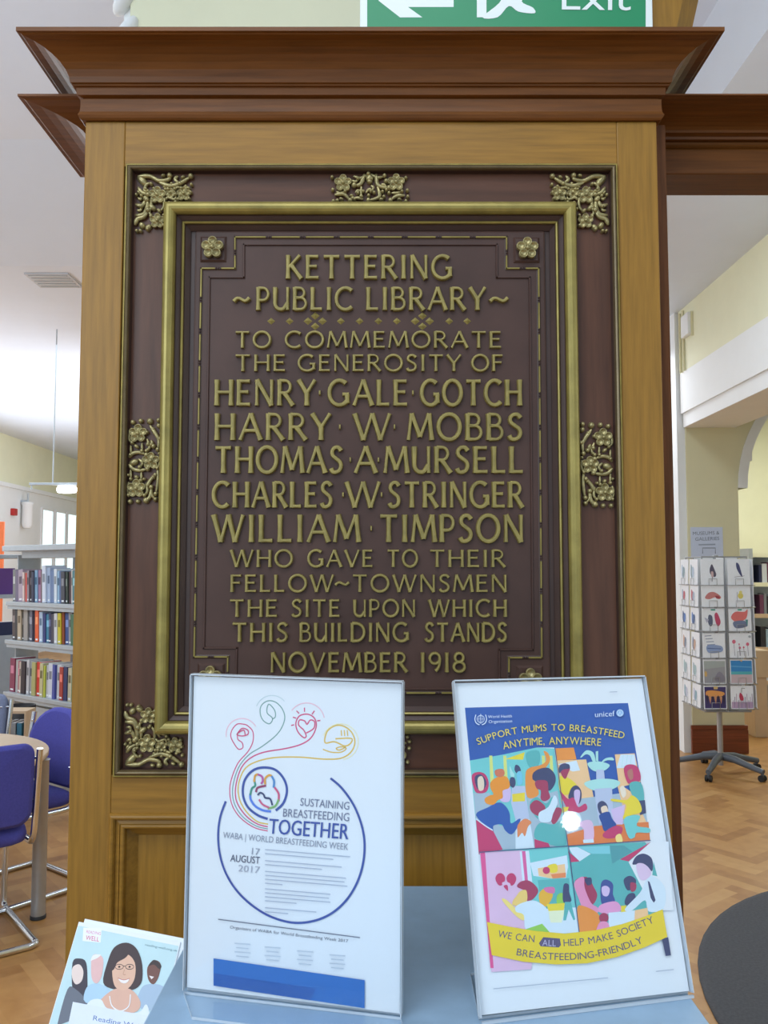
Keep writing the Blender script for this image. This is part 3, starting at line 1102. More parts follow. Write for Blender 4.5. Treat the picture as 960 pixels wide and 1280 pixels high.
_g('P', .56, (TH, [(.05, 0), (.05, 1)]), (TN, [(.05, .97), (.28, .97)] + arc(.28, .70, .25, .27, 90, -90, 10) + [(.05, .43)]))
_g('R', .64, (TH, [(.05, 0), (.05, 1)]), (TN, [(.05, .97), (.28, .97)] + arc(.28, .73, .24, .24, 90, -90, 10) + [(.05, .49)]), (TH, [(.26, .50), (.64, 0)]))
_g('S', .52, (.17, spline([(.48, .84), (.36, .96), (.18, .95), (.07, .82), (.10, .66), (.26, .54), (.42, .42), (.47, .26), (.40, .10), (.24, .03), (.10, .05), (.02, .17)], False, 4)))
_g('T', .70, (TH, [(.35, 0), (.35, 1)]), (TN, [(0, .95), (.70, .95)]))
_g('U', .70, (TH, [(.05, 1), (.05, .34)] + arc(.33, .32, .28, .29, 180, 300, 8) + [(.65, .30)]), (TN, [(.65, 0), (.65, 1)]))
_g('V', .78, (TH, [(0, 1), (.39, 0)]), (TN, [(.39, 0), (.78, 1)]))
_g('W', 1.16, (TH, [(0, 1), (.30, 0)]), (TN, [(.30, 0), (.58, 1)]), (TH, [(.58, 1), (.86, 0)]), (TN, [(.86, 0), (1.16, 1)]))
_g('Y', .70, (TH, [(0, 1), (.35, .48)]), (TN, [(.70, 1), (.35, .48)]), (TH, [(.35, .48), (.35, 0)]))
_g('1', .12, (TH, [(.06, 0), (.06, 1)]))
_g('9', .56, (.16, arc(.28, .70, .24, .27, 0, 360, 18)), (.16, [(.52, .70)] + arc(.20, .62, .32, .60, 10, -70, 8)))
_g('8', .58, (.16, arc(.29, .74, .20, .23, 0, 360, 16)), (.16, arc(.29, .27, .26, .25, 0, 360, 18)))
_g('~', .62, (.16, spline([(0, .40), (.10, .52), (.22, .54), (.36, .46), (.48, .42), (.62, .56)], False, 4)))
_g('.', .14, (.17, [(.03, .50), (.11, .50)]))


def ridge(mb, pts, w, h, y, material, flare=0.28):
    q = [Vector(p) for p in pts]
    n_ = len(q)
    closed = (q[0] - q[-1]).length < 1e-5
    # length along for the flare
    ac = [0]
    for a, b in zip(q[:-1], q[1:]):
        ac.append(ac[-1] + (b - a).length)
    if n_ == 2:   # subdivide straight strokes so the flare shows
        q = [q[0].lerp(q[1], t) for t in (0, .08, .22, .5, .78, .92, 1)]
        n_ = len(q)
        ac = [0]
        for a, b in zip(q[:-1], q[1:]):
            ac.append(ac[-1] + (b - a).length)
    T = ac[-1]
    rows = []
    for i, p in enumerate(q):
        if closed:
            a, b = q[(i - 1) % (n_ - 1)], q[(i + 1) % (n_ - 1)]
        else:
            a, b = q[max(0, i - 1)], q[min(n_ - 1, i + 1)]
        t = (b - a).normalized()
        nn = Vector((-t.y, t.x))
        e = min(ac[i], T - ac[i]) / (w * 2.2)
        k = 1.0 if closed else 1.0 + flare * max(0, 1 - e) ** 2
        ww = w * k
        rows.append([(p + nn * ww * s_, hh) for s_, hh in ((0.5, 0.0), (0.44, h * 0.7), (0.32, h * 0.96), (0.0, h), (-0.32, h * 0.96), (-0.44, h * 0.7), (-0.5, 0.0))])
    vs = [(p.x, y - hh, p.y) for r in rows for p, hh in r]
    m_ = 7
    fs = []
    for i in range(n_ - 1):
        for k in range(m_ - 1):
            fs.append((i * m_ + k, i * m_ + k + 1, (i + 1) * m_ + k + 1, (i + 1) * m_ + k))
    if not closed:
        fs.append(tuple(range(m_)))
        fs.append(tuple((n_ - 1) * m_ + k for k in range(m_)))
    mb.add(vs, fs, material)


def carve_word(mb, s, px0, px1, pt, pb):
    X0, Zt = PX(px0, pt, YT)
    X1, Zb = PX(px1, pb, YT)
    H = Zt - Zb
    gap = 0.24
    if len(s) == 1:
        tot = G[s][0]
    else:
        tot = sum(G[c][0] for c in s) + gap * (len(s) - 1)
        tot += 0.06 * s.count('I')
    pad = 0.07
    k = ((X1 - X0) - 2 * pad * H) / tot if len(s) > 1 else (X1 - X0 - 0.1 * H) / max(tot, .2)
    x = X0 + pad * H
    for c in s:
        w, st = G[c]
        if c == 'I' and len(s) > 1:
            x += 0.03 * k
        for sw, pts in st:
            ridge(mb, [(x + p[0] * k, Zb + p[1] * H * 0.97 + 0.01 * H) for p in pts], sw * H * 0.95, 0.0062, YT, M['letter_gold'])
        x += (w + gap) * k
        if c == 'I' and len(s) > 1:
            x += 0.03 * k


LINES = [
    [('KETTERING', 357, 566, 320, 350)],
    [('~', 291, 313, 361, 389), ('PUBLIC', 320, 443, 360, 389), ('LIBRARY', 457, 608, 360, 389), ('~', 610, 635, 361, 389)],
    [('TO', 294, 340, 415, 436), ('COMMEMORATE', 356, 627, 415, 436)],
    [('THE', 294, 358, 444, 465), ('GENEROSITY', 372, 577, 444, 465), ('OF', 588, 629, 444, 465)],
    [('HENRY', 268, 396, 475, 508), ('.', 396, 404, 475, 508), ('GALE', 409, 511, 475, 508), ('.', 512, 520, 475, 508), ('GOTCH', 524, 653, 475, 508)],
    [('HARRY', 268, 415, 517, 551), ('.', 421, 429, 517, 551), ('W', 441, 488, 517, 551), ('.', 489, 497, 517, 551), ('MOBBS', 508, 654, 517, 551)],
    [('THOMAS', 268, 430, 558, 592), ('.', 434, 442, 558, 592), ('A', 442, 471, 558, 592), ('.', 469, 477, 558, 592), ('MURSELL', 479, 655, 558, 592)],
    [('CHARLES', 265, 417, 602, 635), ('.', 425, 433, 602, 635), ('W', 431, 475, 602, 635), ('.', 473, 481, 602, 635), ('STRINGER', 484, 655, 602, 635)],
    [('WILLIAM', 265, 451, 643, 678), ('.', 460, 468, 643, 678), ('TIMPSON', 473, 655, 643, 678)],
    [('WHO', 288, 367, 687, 709), ('GAVE', 384, 467, 687, 709), ('TO', 483, 523, 687, 709), ('THEIR', 536, 632, 687, 709)],
    [('FELLOW', 288, 418, 718, 740), ('~', 418, 437, 718, 740), ('TOWNSMEN', 440, 634, 718, 740)],
    [('THE', 287, 348, 749, 771), ('SITE', 364, 426, 749, 771), ('UPON', 441, 520, 749, 771), ('WHICH', 535, 634, 749, 771)],
    [('THIS', 290, 361, 778, 802), ('BUILDING', 374, 512, 778, 802), ('STANDS', 530, 634, 778, 802)],
    [('NOVEMBER', 338, 510, 815, 840), ('1918', 525, 583, 815, 840)],
]
for ln in LINES:
    mb = MB()
    for w in ln:
        carve_word(mb, *w)
    part(mb, 'inscription_line', None, plq, po)
mb = MB()


def diamond(px, py, r=4.5):
    X, Z = PX(px, py, YT)
    k = r / F * YC
    mb.add([(X - k * 1.15, YT, Z), (X, YT, Z + k), (X + k * 1.15, YT, Z), (X, YT, Z - k), (X, YT - 0.003, Z)], [(0, 1, 4), (1, 2, 4), (2, 3, 4), (3, 0, 4)], M['letter_gold'])


for px in (339, 362, 426, 449.5, 473, 496, 561.5, 584):
    diamond(px, 401.5)
for cx in (394, 528):
    diamond(cx - 9, 401.5, 5)
    diamond(cx + 9, 401.5, 5)
    diamond(cx, 395, 5)
    diamond(cx, 408, 5)
part(mb, 'diamond_row', None, plq, po)

# ------------------------------------------------------------------ grey plinth, leaflets
ZT = EYE - 0.408
PLX0, PLX1, PLY0, PLY1 = -0.217, 0.2935, 0.42, 1.127
plinth = thing('display_plinth', 'blue-grey laminate display plinth in front of the oak pier', 'plinth', (0.04, 0.8, 0))
pfo = Vector(plinth.location)
mb = MB()
mb.box(PLX0, PLX1, PLY0, PLY1, ZT - 0.025, ZT, bev=0.0015)
part(mb, 'top', M['grey_laminate'], plinth, pfo)
mb = MB()
mb.box(PLX0 + 0.003, PLX1 - 0.003, PLY0 + 0.003, PLY1 - 0.003, 0.06, ZT - 0.025, bev=0.001)
part(mb, 'body', M['grey_laminate'], plinth, pfo)
mb = MB()
mb.box(PLX0 + 0.03, PLX1 - 0.03, PLY0 + 0.03, PLY1 - 0.03, 0, 0.06)
part(mb, 'kick_base', M['dark_grey'], plinth, pfo)


def plane_obj(r1, r2, t):
    """matrix: local x = r1, local z = r2, local y = away from the viewer"""
    r1 = Vector(r1).normalized()
    r2 = (Vector(r2) - r1 * Vector(r2).dot(r1)).normalized()
    n_ = r2.cross(r1)          # away from viewer
    m_ = Matrix(((r1.x, n_.x, r2.x, t[0]), (r1.y, n_.y, r2.y, t[1]), (r1.z, n_.z, r2.z, t[2]), (0, 0, 0, 1)))
    return m_


def plane_uv(mx):
    inv = mx.inverted()
    o = inv @ Vector((0, 0, EYE))

    def f(px, py):
        d = inv.to_3x3() @ ray(px, py)
        t = -o.y / d.y
        p = o + d * t
        return (p.x, p.z)
    return f


r1a = (0.97541694, -0.21961863, -0.0060)
m1 = plane_obj(r1a, (0.0, 0.006, 1.0), (-0.08806, 0.82606, ZT + 0.0035))
m2 = plane_obj((0.97446077, 0.22447105, -0.0062413), (-0.06320268, 0.25794603, 0.96408987), (0.19050612, 0.81962538, ZT + 0.004))


def holder(mx, wd, ht, label, foot_fwd, foot_back):
    h = thing('sign_holder', label, 'sign holder', (0, 0, 0), 0, 'clear acrylic sign holders on the plinth')
    h.matrix_world = mx
    mb = MB()
    mb.box(-wd / 2, wd / 2, -0.0052, -0.0037, 0, ht, M['acrylic'])
    o = mb.build('front_pane', None, h)
    mb = MB()
    mb.box(-wd / 2, wd / 2, 0.0018, 0.0036, 0, ht, M['acrylic'])
    o = mb.build('back_pane', None, h)
    mb = MB()
    mb.box(-wd / 2, wd / 2, -0.0052, 0.0036, ht, ht + 0.0012, M['acrylic_edge'])
    mb.box(-wd / 2 - 0.0008, -wd / 2, -0.0052, 0.0036, 0, ht, M['acrylic_edge'])
    mb.box(wd / 2, wd / 2 + 0.0008, -0.0052, 0.0036, 0, ht, M['acrylic_edge'])
    mb.build('pane_edge', None, h)
    # foot lies level on the plinth
    mb = MB()
    inv = mx.inverted()
    xx = Vector((mx[0][0], mx[1][0], 0)).normalized()
    yy = Vector((-xx.y, xx.x, 0))
    c = Vector((mx[0][3], mx[1][3], ZT + 0.0004))
    th = 0.0025

    def slab(x0, x1, x2, x3, y0, y1):
        q = [c + xx * x0 + yy * y0, c + xx * x1 + yy * y0, c + xx * x2 + yy * y1, c + xx * x3 + yy * y1]
        q += [p + Vector((0, 0, th)) for p in q]
        q = [inv @ p for p in q]
        mb.add(q[:], [(0, 1, 2, 3), (4, 5, 6, 7)], M['acrylic'])
        mb.add(q[:], [(0, 1, 5, 4), (1, 2, 6, 5), (2, 3, 7, 6), (3, 0, 4, 7)], M['acrylic_edge'])
    slab(-wd / 2 + foot_fwd[0], wd / 2 + foot_fwd[1], wd / 2, -wd / 2, -foot_fwd[2], -0.004)
    slab(-wd / 2, wd / 2, wd / 2 - 0.02, -wd / 2 + 0.02, 0.004, foot_back)
    mb.build('foot', None, h)
    return h


holder(m1, 0.213, 0.300, 'left acrylic sign holder showing the white poster with a blue circle', (0.028, 0.016, 0.045), 0.06)
holder(m2, 0.213, 0.300, 'right acrylic sign holder leaning back with the colourful illustrated poster', (0.0, 0.0, 0.006), 0.085)


def crop(ox, oy, s):
    return lambda pts: [(ox + x / s, oy + y / s) for x, y in pts]


# ---- poster with the blue circle
pm = MB()
uv1 = plane_uv(m1)
P1 = Flat(pm, uv1, 0.00002, 0.0004)
pm.box(-0.105, 0.105, -0.0004, 0.0004, 0.0012, 0.2985, M['paper'])
a = crop(260, 850, 4.8)
pink, rose, grn, gld, navy = cm((214, 84, 128)), cm((240, 190, 205)), cm((130, 165, 160)), cm((226, 190, 90)), cm((62, 84, 160))
lw = 0.0011
P1.line(a([(360, 905), (280, 885), (200, 830), (150, 760), (132, 680), (140, 600), (180, 500), (240, 430), (270, 370), (270, 310), (240, 275), (215, 265), (175, 265), (145, 300), (138, 340), (160, 385), (185, 415), (210, 405), (205, 375), (180, 355), (178, 320)]), lw, pink, True)
P1.line(a([(360, 893), (290, 875), (215, 825), (165, 755), (148, 680), (158, 600), (190, 515), (250, 445), (330, 395), (420, 320), (460, 240), (450, 180), (410, 135), (360, 125), (320, 155), (315, 205), (335, 245), (370, 262), (388, 230), (355, 195), (365, 145), (400, 180), (405, 220), (385, 235)]), lw, grn, True)
P1.line(a([(360, 880), (295, 862), (230, 815), (180, 745), (165, 680), (175, 600), (205, 520), (260, 465), (340, 432), (470, 410), (560, 385), (620, 345), (650, 280), (640, 230), (600, 205), (550, 215), (528, 260), (540, 310), (575, 345), (590, 335), (575, 300), (545, 270), (550, 240), (580, 245), (595, 265), (615, 240), (640, 250), (635, 290), (590, 318)]), lw * 1.15, pink, True)
P1.line(a([(362, 864), (300, 850), (245, 805), (200, 740), (182, 670), (190, 600), (225, 530), (290, 490), (400, 465), (550, 462), (700, 474), (800, 468), (860, 430), (882, 370), (860, 310), (810, 275), (760, 275), (715, 310), (703, 375), (760, 370), (820, 395), (855, 380), (860, 350), (765, 352)]), lw * 1.2, gld, True)
P1.line(a([(690, 415), (740, 432), (800, 432), (830, 410), (800, 400), (770, 410), (790, 420), (828, 402)]), lw, gld, True)
for dx in (0, 18, 36):
    P1.line(a([(800 + dx, 300), (803 + dx, 335)]), lw, gld)
for cx, cy, r, c_, a0, a1 in ((205, 325, 95, rose, 170, 330), (385, 190, 98, cm((200, 215, 220)), 200, 320), (592, 245, 108, rose, 215, 350), (795, 370, 108, cm((240, 232, 190)), 200, 440)):
    P1.line(a(arc(cx, cy, r, r, a0, a1, 16)), lw * 0.8, c_)
for p, q in (((500, 272), (518, 268)), ((510, 222), (530, 228)), ((532, 184), (548, 200)), ((580, 165), (580, 190)), ((640, 184), (625, 205)), ((676, 242), (656, 244))):
    P1.line(a([p, q]), lw, pink)
P1.line(a([(175, 325), (205, 290), (240, 300), (240, 325), (205, 335), (175, 325), (215, 300), (225, 330)]), lw, pink, True)
# emblem ring
P1.line(a([(360, 832), (300, 810), (240, 760), (212, 690), (218, 610), (260, 550), (320, 525), (400, 535), (455, 590), (475, 660), (455, 735), (408, 782)]), lw * 2.1, navy, True)
P1.line(a([(380, 788), (330, 780), (285, 755), (258, 715), (255, 680)]), lw * 2, cm((90, 130, 220)), True)
P1.line(a([(255, 690), (265, 650), (285, 632), (278, 600)]), lw * 1.8, cm((70, 150, 130)), True)
P1.line(a([(278, 610), (285, 572), (305, 565)]), lw * 1.8, cm((225, 160, 70)), True)
P1.line(a([(300, 565), (325, 578), (330, 605), (320, 622)]), lw * 1.8, cm((190, 90, 160)), True)
P1.line(a([(345, 625), (345, 590), (368, 570), (385, 575)]), lw * 1.8, cm((230, 165, 70)), True)
P1.line(a([(383, 575), (398, 605), (395, 645)]), lw * 1.8, cm((80, 140, 200)), True)
P1.line(a([(400, 642), (425, 680), (425, 725)]), lw * 1.8, cm((210, 90, 130)), True)
P1.line(a([(425, 715), (405, 755), (360, 770)]), lw * 1.8, cm((130, 180, 110)), True)
P1.line(a([(290, 672), (300, 645), (350, 632)]), lw * 1.8, cm((150, 60, 100)), True)
P1.line(a([(300, 690), (315, 675), (335, 685), (345, 705), (375, 712), (388, 750)]), lw * 1.6, cm((60, 70, 110)), True)
P1.line(a([(308, 715), (330, 745), (370, 765)]), lw * 1.6, cm((210, 90, 130)), True)
# large circle
b1 = crop(220, 830, 2.843)
P1.line(b1([(178, 487), (158, 545), (151, 610), (158, 680), (180, 745), (218, 805), (270, 855), (335, 895), (410, 917), (480, 914), (545, 890), (600, 845), (640, 785), (664, 715), (671, 640), (660, 570), (632, 500), (590, 440), (550, 405)]), 0.0021, navy, True)
gt = cm((120, 125, 150))
P1.text('SUSTAINING', *b1([(442, 502), (616, 517)])[0], *b1([(442, 502), (616, 517)])[1], 9.5, gt)
for nm, p, q, h, c_ in (('BREASTFEEDING', (381, 541), (616, 558), 10.0, gt), ('WABA | WORLD BREASTFEEDING WEEK', (168, 617), (612, 660), 7.6, cm((150, 155, 172))), ('17', (270, 675), (298, 678), 8, cm((150, 155, 170))),
                        ('AUGUST', (194, 700), (298, 709), 8.6, cm((78, 84, 110))), ('2017', (222, 735), (298, 742), 8, cm((170, 174, 188))),
                        ('Organisers of WABA for World Breastfeeding Week 2017', (193, 938), (612, 988), 3.6, cm((110, 112, 125)))):
    (x0, y0), (x1, y1) = b1([p, q])
    P1.text(nm, x0, y0, x1, y1, h, c_)
(x0, y0), (x1, y1) = b1([(330, 601), (612, 622)])
P1.text('TOGETHER', x0, y0, x1, y1, 18.5, navy)
P1.text('TOGETHER', x0 + 0.5, y0, x1 + 0.5, y1, 18.5, navy)
for y0_, xe in ((658, 620), (672, 560), (697, 590), (711, 520), (735, 605), (749, 600), (763, 610), (777, 380), (797, 550), (811, 545), (825, 550), (839, 430), (864, 500), (878, 400)):
    P1.line(b1([(318, y0_), (xe, y0_ + (xe - 318) * 0.085)]), 0.0009, cm((178, 186, 203)))
P1.line(b1([(152, 905), (655, 970)]), 0.0010, cm((120, 125, 140)))
for cx in (238, 345, 460, 575):
    yb = 985 + (cx - 238) * 0.12
    for k in range(4):
        w = 28 - 6 * (k % 2)
        P1.line(b1([(cx - w, yb + k * 15 + 5), (cx + w, yb + k * 15 + 9)]), 0.0011, cm((196, 204, 216)))
P1.poly(b1([(136, 1043), (672, 1120), (672, 1220), (136, 1140)]), cm((45, 110, 190)))
P1.poly(b1([(136, 1095), (500, 1150), (480, 1192), (136, 1140)]), cm((38, 92, 172)))
o = pm.build('poster')
o.matrix_world = m1
tag(o, 'white printed poster with a large blue circle and coloured swirls in the left holder', 'poster')

# ---- illustrated poster
pm = MB()
uv2 = plane_uv(m2)
P2 = Flat(pm, uv2, 0.000015, 0.0004)
pm.box(-0.105, 0.105, -0.0004, 0.0004, 0.0012, 0.2985, M['paper'])
k2, k4, k5, k6, k7 = crop(550, 840, 2.909), crop(580, 930, 6.857), crop(690, 930, 6.857), crop(590, 1050, 7.385), crop(700, 1050, 6.4)
blue, mint, teal, yel, org, red_, skin, hair, purp, white = (cm(c) for c in ((48, 92, 172), (120, 205, 205), (95, 180, 180), (238, 214, 62), (238, 150, 70), (200, 62, 110), (150, 62, 80), (66, 72, 110), (214, 190, 228), (216, 232, 244)))
pinkL, grey, peach, maroon, lilac, pale, green_ = (cm(c) for c in ((226, 190, 220), (170, 190, 205), (244, 200, 150), (168, 62, 95), (190, 200, 225), (176, 226, 222), (150, 205, 90)))
P2.poly(k2([(90, 130), (683, 113), (735, 430), (450, 480), (415, 275), (350, 275), (230, 300), (108, 322)]), blue)
# panel 1
P2.poly(k2([(108, 322), (230, 300), (350, 275), (415, 278), (462, 632), (140, 655)]), mint)
P2.poly(k4([(350, 130), (520, 70), (505, 135)]), yel)
for x in (215, 335, 665, 730):
    P2.poly(k4([(x, 100), (x + 26, 100), (x + 40, 330), (x + 10, 330)]), cm((220, 225, 130)))
P2.poly(k4([(530, 80), (640, 60), (640, 180), (560, 200)]), teal, True)
P2.poly(k4([(80, 420), (220, 420), (300, 700), (440, 700), (440, 900), (320, 905), (100, 650)]), grey)
P2.poly(k4([(410, 360), (520, 360), (560, 640), (440, 650), (400, 500)]), lilac)
P2.poly(k4([(440, 650), (600, 640), (600, 890), (440, 900)]), white)
P2.poly(k4([(520, 240), (540, 460), (660, 440), (800, 400), (870, 880), (600, 890), (560, 640)]), grey)
P2.poly(k4([(410, 430), (520, 415), (520, 490), (415, 495)]), yel)
P2.poly(k4([(525, 260), (560, 205), (640, 185), (690, 160), (700, 120), (680, 60), (720, 80), (735, 140), (700, 200), (640, 240), (600, 300), (640, 430), (540, 455)]), org, True)
P2.poly(k4([(65, 270), (120, 240), (180, 260), (210, 330), (190, 410), (110, 420), (80, 370)]), red_, True)
P2.poly(k4([(90, 285), (140, 260), (180, 300), (190, 350), (160, 390), (110, 380)]), hair, True)
P2.poly(k4([(115, 300), (150, 275), (170, 320), (165, 390), (125, 395)]), cm((235, 215, 190)), True)
P2.poly(k4([(440, 180), (470, 190), (485, 230), (460, 260), (432, 225)]), hair, True)
P2.poly(k4([(390, 190), (410, 230), (430, 260), (420, 290), (395, 270)]), pale, True)
P2.poly(k4([(395, 290), (430, 290), (440, 340), (420, 375), (390, 350)]), hair, True)
P2.poly(k4([(450, 250), (490, 240), (500, 330), (460, 350)]), cm((120, 200, 225)), True)
# bending woman
P2.poly(k4([(100, 610), (200, 545), (300, 500), (360, 540), (390, 600), (400, 680), (470, 640), (480, 660), (440, 740), (400, 775), (350, 740), (320, 690), (250, 700), (240, 745)]), blue, True)
P2.poly(k4([(100, 650), (245, 740), (330, 905), (125, 945)]), red_)
P2.line(k4([(100, 640), (180, 700), (245, 740)]), 0.0012, white, True)
P2.poly(k4([(320, 400), (390, 370), (400, 440), (380, 495), (310, 485)]), purp, True)
P2.poly(k4([(225, 330), (280, 285), (360, 280), (390, 340), (380, 380), (330, 400), (330, 460), (290, 480), (250, 520), (190, 510), (175, 470), (220, 440), (250, 430), (225, 380)]), cm((240, 150, 50)), True)
P2.poly(k4([(265, 225), (330, 215), (345, 260), (310, 285), (270, 270)]), cm((215, 120, 90)), True)
P2.poly(k4([(460, 690), (520, 640), (575, 670), (545, 710), (520, 790), (495, 760), (460, 800), (455, 750)]), cm((232, 140, 90)), True)
# seated mother
P2.poly(k4([(590, 250), (640, 215), (720, 205), (775, 260), (780, 330), (740, 395), (700, 390), (610, 320), (585, 300)]), hair, True)
P2.poly(k4([(605, 330), (640, 310), (710, 320), (720, 400), (735, 460), (690, 490), (655, 470), (655, 400), (620, 380)]), maroon, True)
P2.poly(k4([(560, 520), (620, 455), (700, 510), (760, 450), (800, 540), (780, 650), (640, 650)]), teal, True)
P2.poly(k4([(565, 520), (620, 480), (690, 530), (700, 590), (790, 545), (835, 560), (820, 620), (765, 690), (720, 620), (640, 620), (575, 580)]), maroon, True)
P2.poly(k4([(770, 440), (800, 500), (760, 600), (735, 665), (650, 665), (640, 590), (720, 540)]), white, True)
P2.poly(k4([(640, 680), (760, 690), (860, 650), (865, 870), (730, 860), (600, 800)]), teal, True)
P2.poly(k4([(600, 815), (720, 850), (735, 885), (605, 895)]), red_)
# panel 2
P2.poly(k2([(417, 278), (485, 275), (495, 318), (422, 322)]), org)
P2.poly(k2([(422, 322), (530, 318), (560, 470), (440, 480)]), peach)
P2.poly(k2([(427, 335), (495, 322), (508, 358), (480, 362)]), white)
P2.poly(k2([(634, 300), (706, 296), (728, 400), (650, 420)]), peach)
P2.poly(k2([(655, 300), (706, 300), (712, 348), (640, 350)]), white)
for x in (665, 680, 695):
    P2.line(k2([(x, 303), (x - 6, 348)]), 0.0004, pale)
P2.poly(k2([(440, 470), (735, 430), (760, 600), (462, 630)]), grey)
P2.poly(k2([(640, 400), (700, 440), (755, 560), (680, 560)]), peach)
P2.poly(k2([(460, 590), (560, 560), (756, 545), (762, 612), (465, 632)]), cm((230, 128, 70)))
P2.poly(k5([(240, 110), (290, 55), (350, 75), (370, 150), (345, 150), (320, 100), (285, 90), (250, 115)]), pale, True)
P2.poly(k5([(370, 65), (392, 60), (392, 150), (372, 145)]), pale)
P2.poly(k5([(420, 160), (450, 125), (510, 115), (525, 140), (470, 140)]), pale, True)
P2.poly(k5([(300, 165), (400, 150), (490, 180), (440, 230), (350, 230)]), pale, True)
P2.poly(k5([(375, 220), (440, 220), (450, 320), (375, 330)]), lilac)
P2.poly(k5([(270, 340), (360, 305), (500, 300), (580, 330), (520, 385), (360, 400)]), pale, True)
P2.poly(k5([(360, 385), (510, 375), (520, 620), (400, 690), (370, 500)]), lilac)
P2.poly(k5([(500, 560), (620, 520), (600, 690), (530, 690)]), purp)
P2.poly(k5([(55, 290), (110, 280), (190, 330), (210, 380), (150, 430), (70, 420)]), yel, True)
P2.poly(k5([(60, 190), (110, 165), (150, 200), (130, 260), (110, 300), (80, 270)]), maroon, True)
P2.poly(k5([(55, 200), (90, 170), (140, 175), (145, 210), (90, 220), (60, 250)]), hair, True)
P2.poly(k5([(135, 460), (160, 380), (205, 355), (245, 400), (245, 480), (215, 520), (170, 480)]), hair, True)
P2.poly(k5([(185, 405), (230, 395), (235, 450), (215, 540), (195, 520)]), purp, True)
P2.poly(k5([(60, 400), (130, 470), (180, 460), (220, 540), (280, 510), (295, 560), (220, 590), (140, 580)]), red_, True)
P2.poly(k5([(80, 540), (140, 540), (120, 590), (85, 590)]), yel)
P2.poly(k5([(90, 590), (220, 590), (240, 680), (130, 720)]), white, True)
P2.poly(k5([(210, 690), (290, 650), (345, 680), (350, 820), (275, 830), (265, 730)]), pinkL, True)
P2.poly(k5([(260, 820), (350, 815), (355, 845), (265, 850)]), white)
P2.poly(k5([(385, 520), (420, 488), (460, 510), (475, 560), (430, 600), (400, 590)]), hair, True)
P2.poly(k5([(415, 545), (460, 530), (475, 590), (430, 600)]), cm((240, 215, 190)), True)
P2.poly(k5([(400, 610), (480, 580), (510, 640), (545, 700), (450, 750), (420, 680)]), cm((44, 78, 150)), True)
P2.poly(k5([(430, 790), (450, 750), (540, 700), (600, 720), (570, 790), (480, 810)]), red_, True)
P2.poly(k5([(540, 790), (580, 770), (600, 835), (550, 840)]), cm((250, 225, 140)), True)
P2.poly(k5([(610, 210), (660, 175), (730, 200), (755, 300), (700, 340), (640, 330)]), red_, True)
P2.poly(k5([(640, 240), (680, 215), (690, 290), (660, 305)]), cm((185, 120, 110)), True)
P2.poly(k5([(655, 350), (720, 320), (770, 360), (780, 490), (700, 470)]), teal, True)
P2.poly(k5([(715, 490), (790, 480), (800, 590), (750, 610)]), hair)
P2.poly(k5([(510, 470), (630, 480), (680, 440), (740, 490), (760, 580), (670, 610), (600, 640), (630, 520), (510, 490)]), yel, True)
P2.poly(k5([(575, 380), (610, 360), (630, 430), (600, 460)]), cm((240, 225, 205)), True)
P2.poly(k5([(610, 650), (680, 610), (750, 620), (720, 700), (825, 720), (825, 760), (720, 760), (700, 800), (650, 800)]), mint, True)
# panel 3
P2.poly(k2([(142, 655), (462, 634), (503, 950), (340, 960), (195, 1090), (168, 910)]), mint)
P2.poly(k2([(142, 655), (300, 648), (345, 935), (330, 1080), (185, 1090)]), pinkL)
P2.poly(k6([(70, 105), (115, 105), (160, 760), (195, 1180), (165, 1180), (130, 760)]), cm((228, 90, 150)))
P2.poly(k6([(435, 105), (455, 105), (480, 380), (460, 380)]), white)
P2.poly(k6([(455, 105), (487, 100), (515, 380), (485, 390)]), cm((222, 100, 160)))
P2.poly(k6([(487, 100), (520, 98), (560, 480), (520, 480)]), white)
P2.poly(k6([(530, 210), (870, 140), (880, 250), (860, 350), (700, 350), (560, 330)]), white, False)
P2.poly(k6([(600, 260), (850, 220), (860, 330), (730, 355), (610, 330)]), peach)
P2.poly(k6([(720, 315), (860, 300), (860, 345), (740, 355)]), cm((236, 140, 90)))
P2.poly(k6([(690, 240), (770, 220), (780, 290), (720, 300)]), yel, True)
P2.disc(k6([(680, 280)])[0], 4.5, 4.5, red_)
P2.poly(k6([(600, 370), (890, 350), (900, 620), (640, 640)]), teal)
P2.poly(k6([(610, 500), (680, 440), (740, 500), (700, 590), (640, 620)]), cm((236, 180, 60)), True)
P2.poly(k6([(660, 440), (750, 435), (750, 490), (680, 480)]), cm((220, 120, 170)), True)
P2.poly(k6([(780, 510), (830, 490), (850, 580), (780, 590)]), green_, True)
P2.poly(k6([(560, 640), (960, 620), (985, 850), (700, 870)]), white)
P2.poly(k6([(680, 590), (850, 580), (840, 650), (700, 655)]), yel)
P2.poly(k6([(690, 655), (850, 645), (820, 760), (720, 760)]), cm((235, 240, 205)))
P2.poly(k6([(840, 410), (885, 410), (890, 480), (910, 560), (850, 580), (830, 540)]), hair, True)
P2.poly(k6([(850, 570), (905, 570), (945, 730), (930, 740), (885, 640), (860, 740), (835, 740)]), teal)
for cx in (255, 357):
    P2.poly(k6([(cx - 45, 350), (cx - 20, 310), (cx + 20, 310), (cx + 45, 350), (cx + 30, 400), (cx, 420), (cx - 28, 400)]), red_, True)
P2.poly(k6([(270, 400), (310, 385), (350, 410), (325, 485)]), pinkL, True)
P2.poly(k6([(285, 425), (320, 415), (325, 470)]), red_, True)
P2.poly(k6([(410, 430), (440, 385), (510, 372), (570, 410), (605, 470), (560, 540), (500, 560), (480, 470)]), maroon, True)
P2.poly(k6([(400, 520), (440, 470), (495, 465), (500, 560), (440, 600), (370, 600), (370, 560)]), cm((240, 205, 120)), True)
P2.poly(k6([(270, 540), (310, 550), (390, 620), (475, 680), (470, 740), (400, 700), (290, 580)]), cm((246, 222, 130)), True)
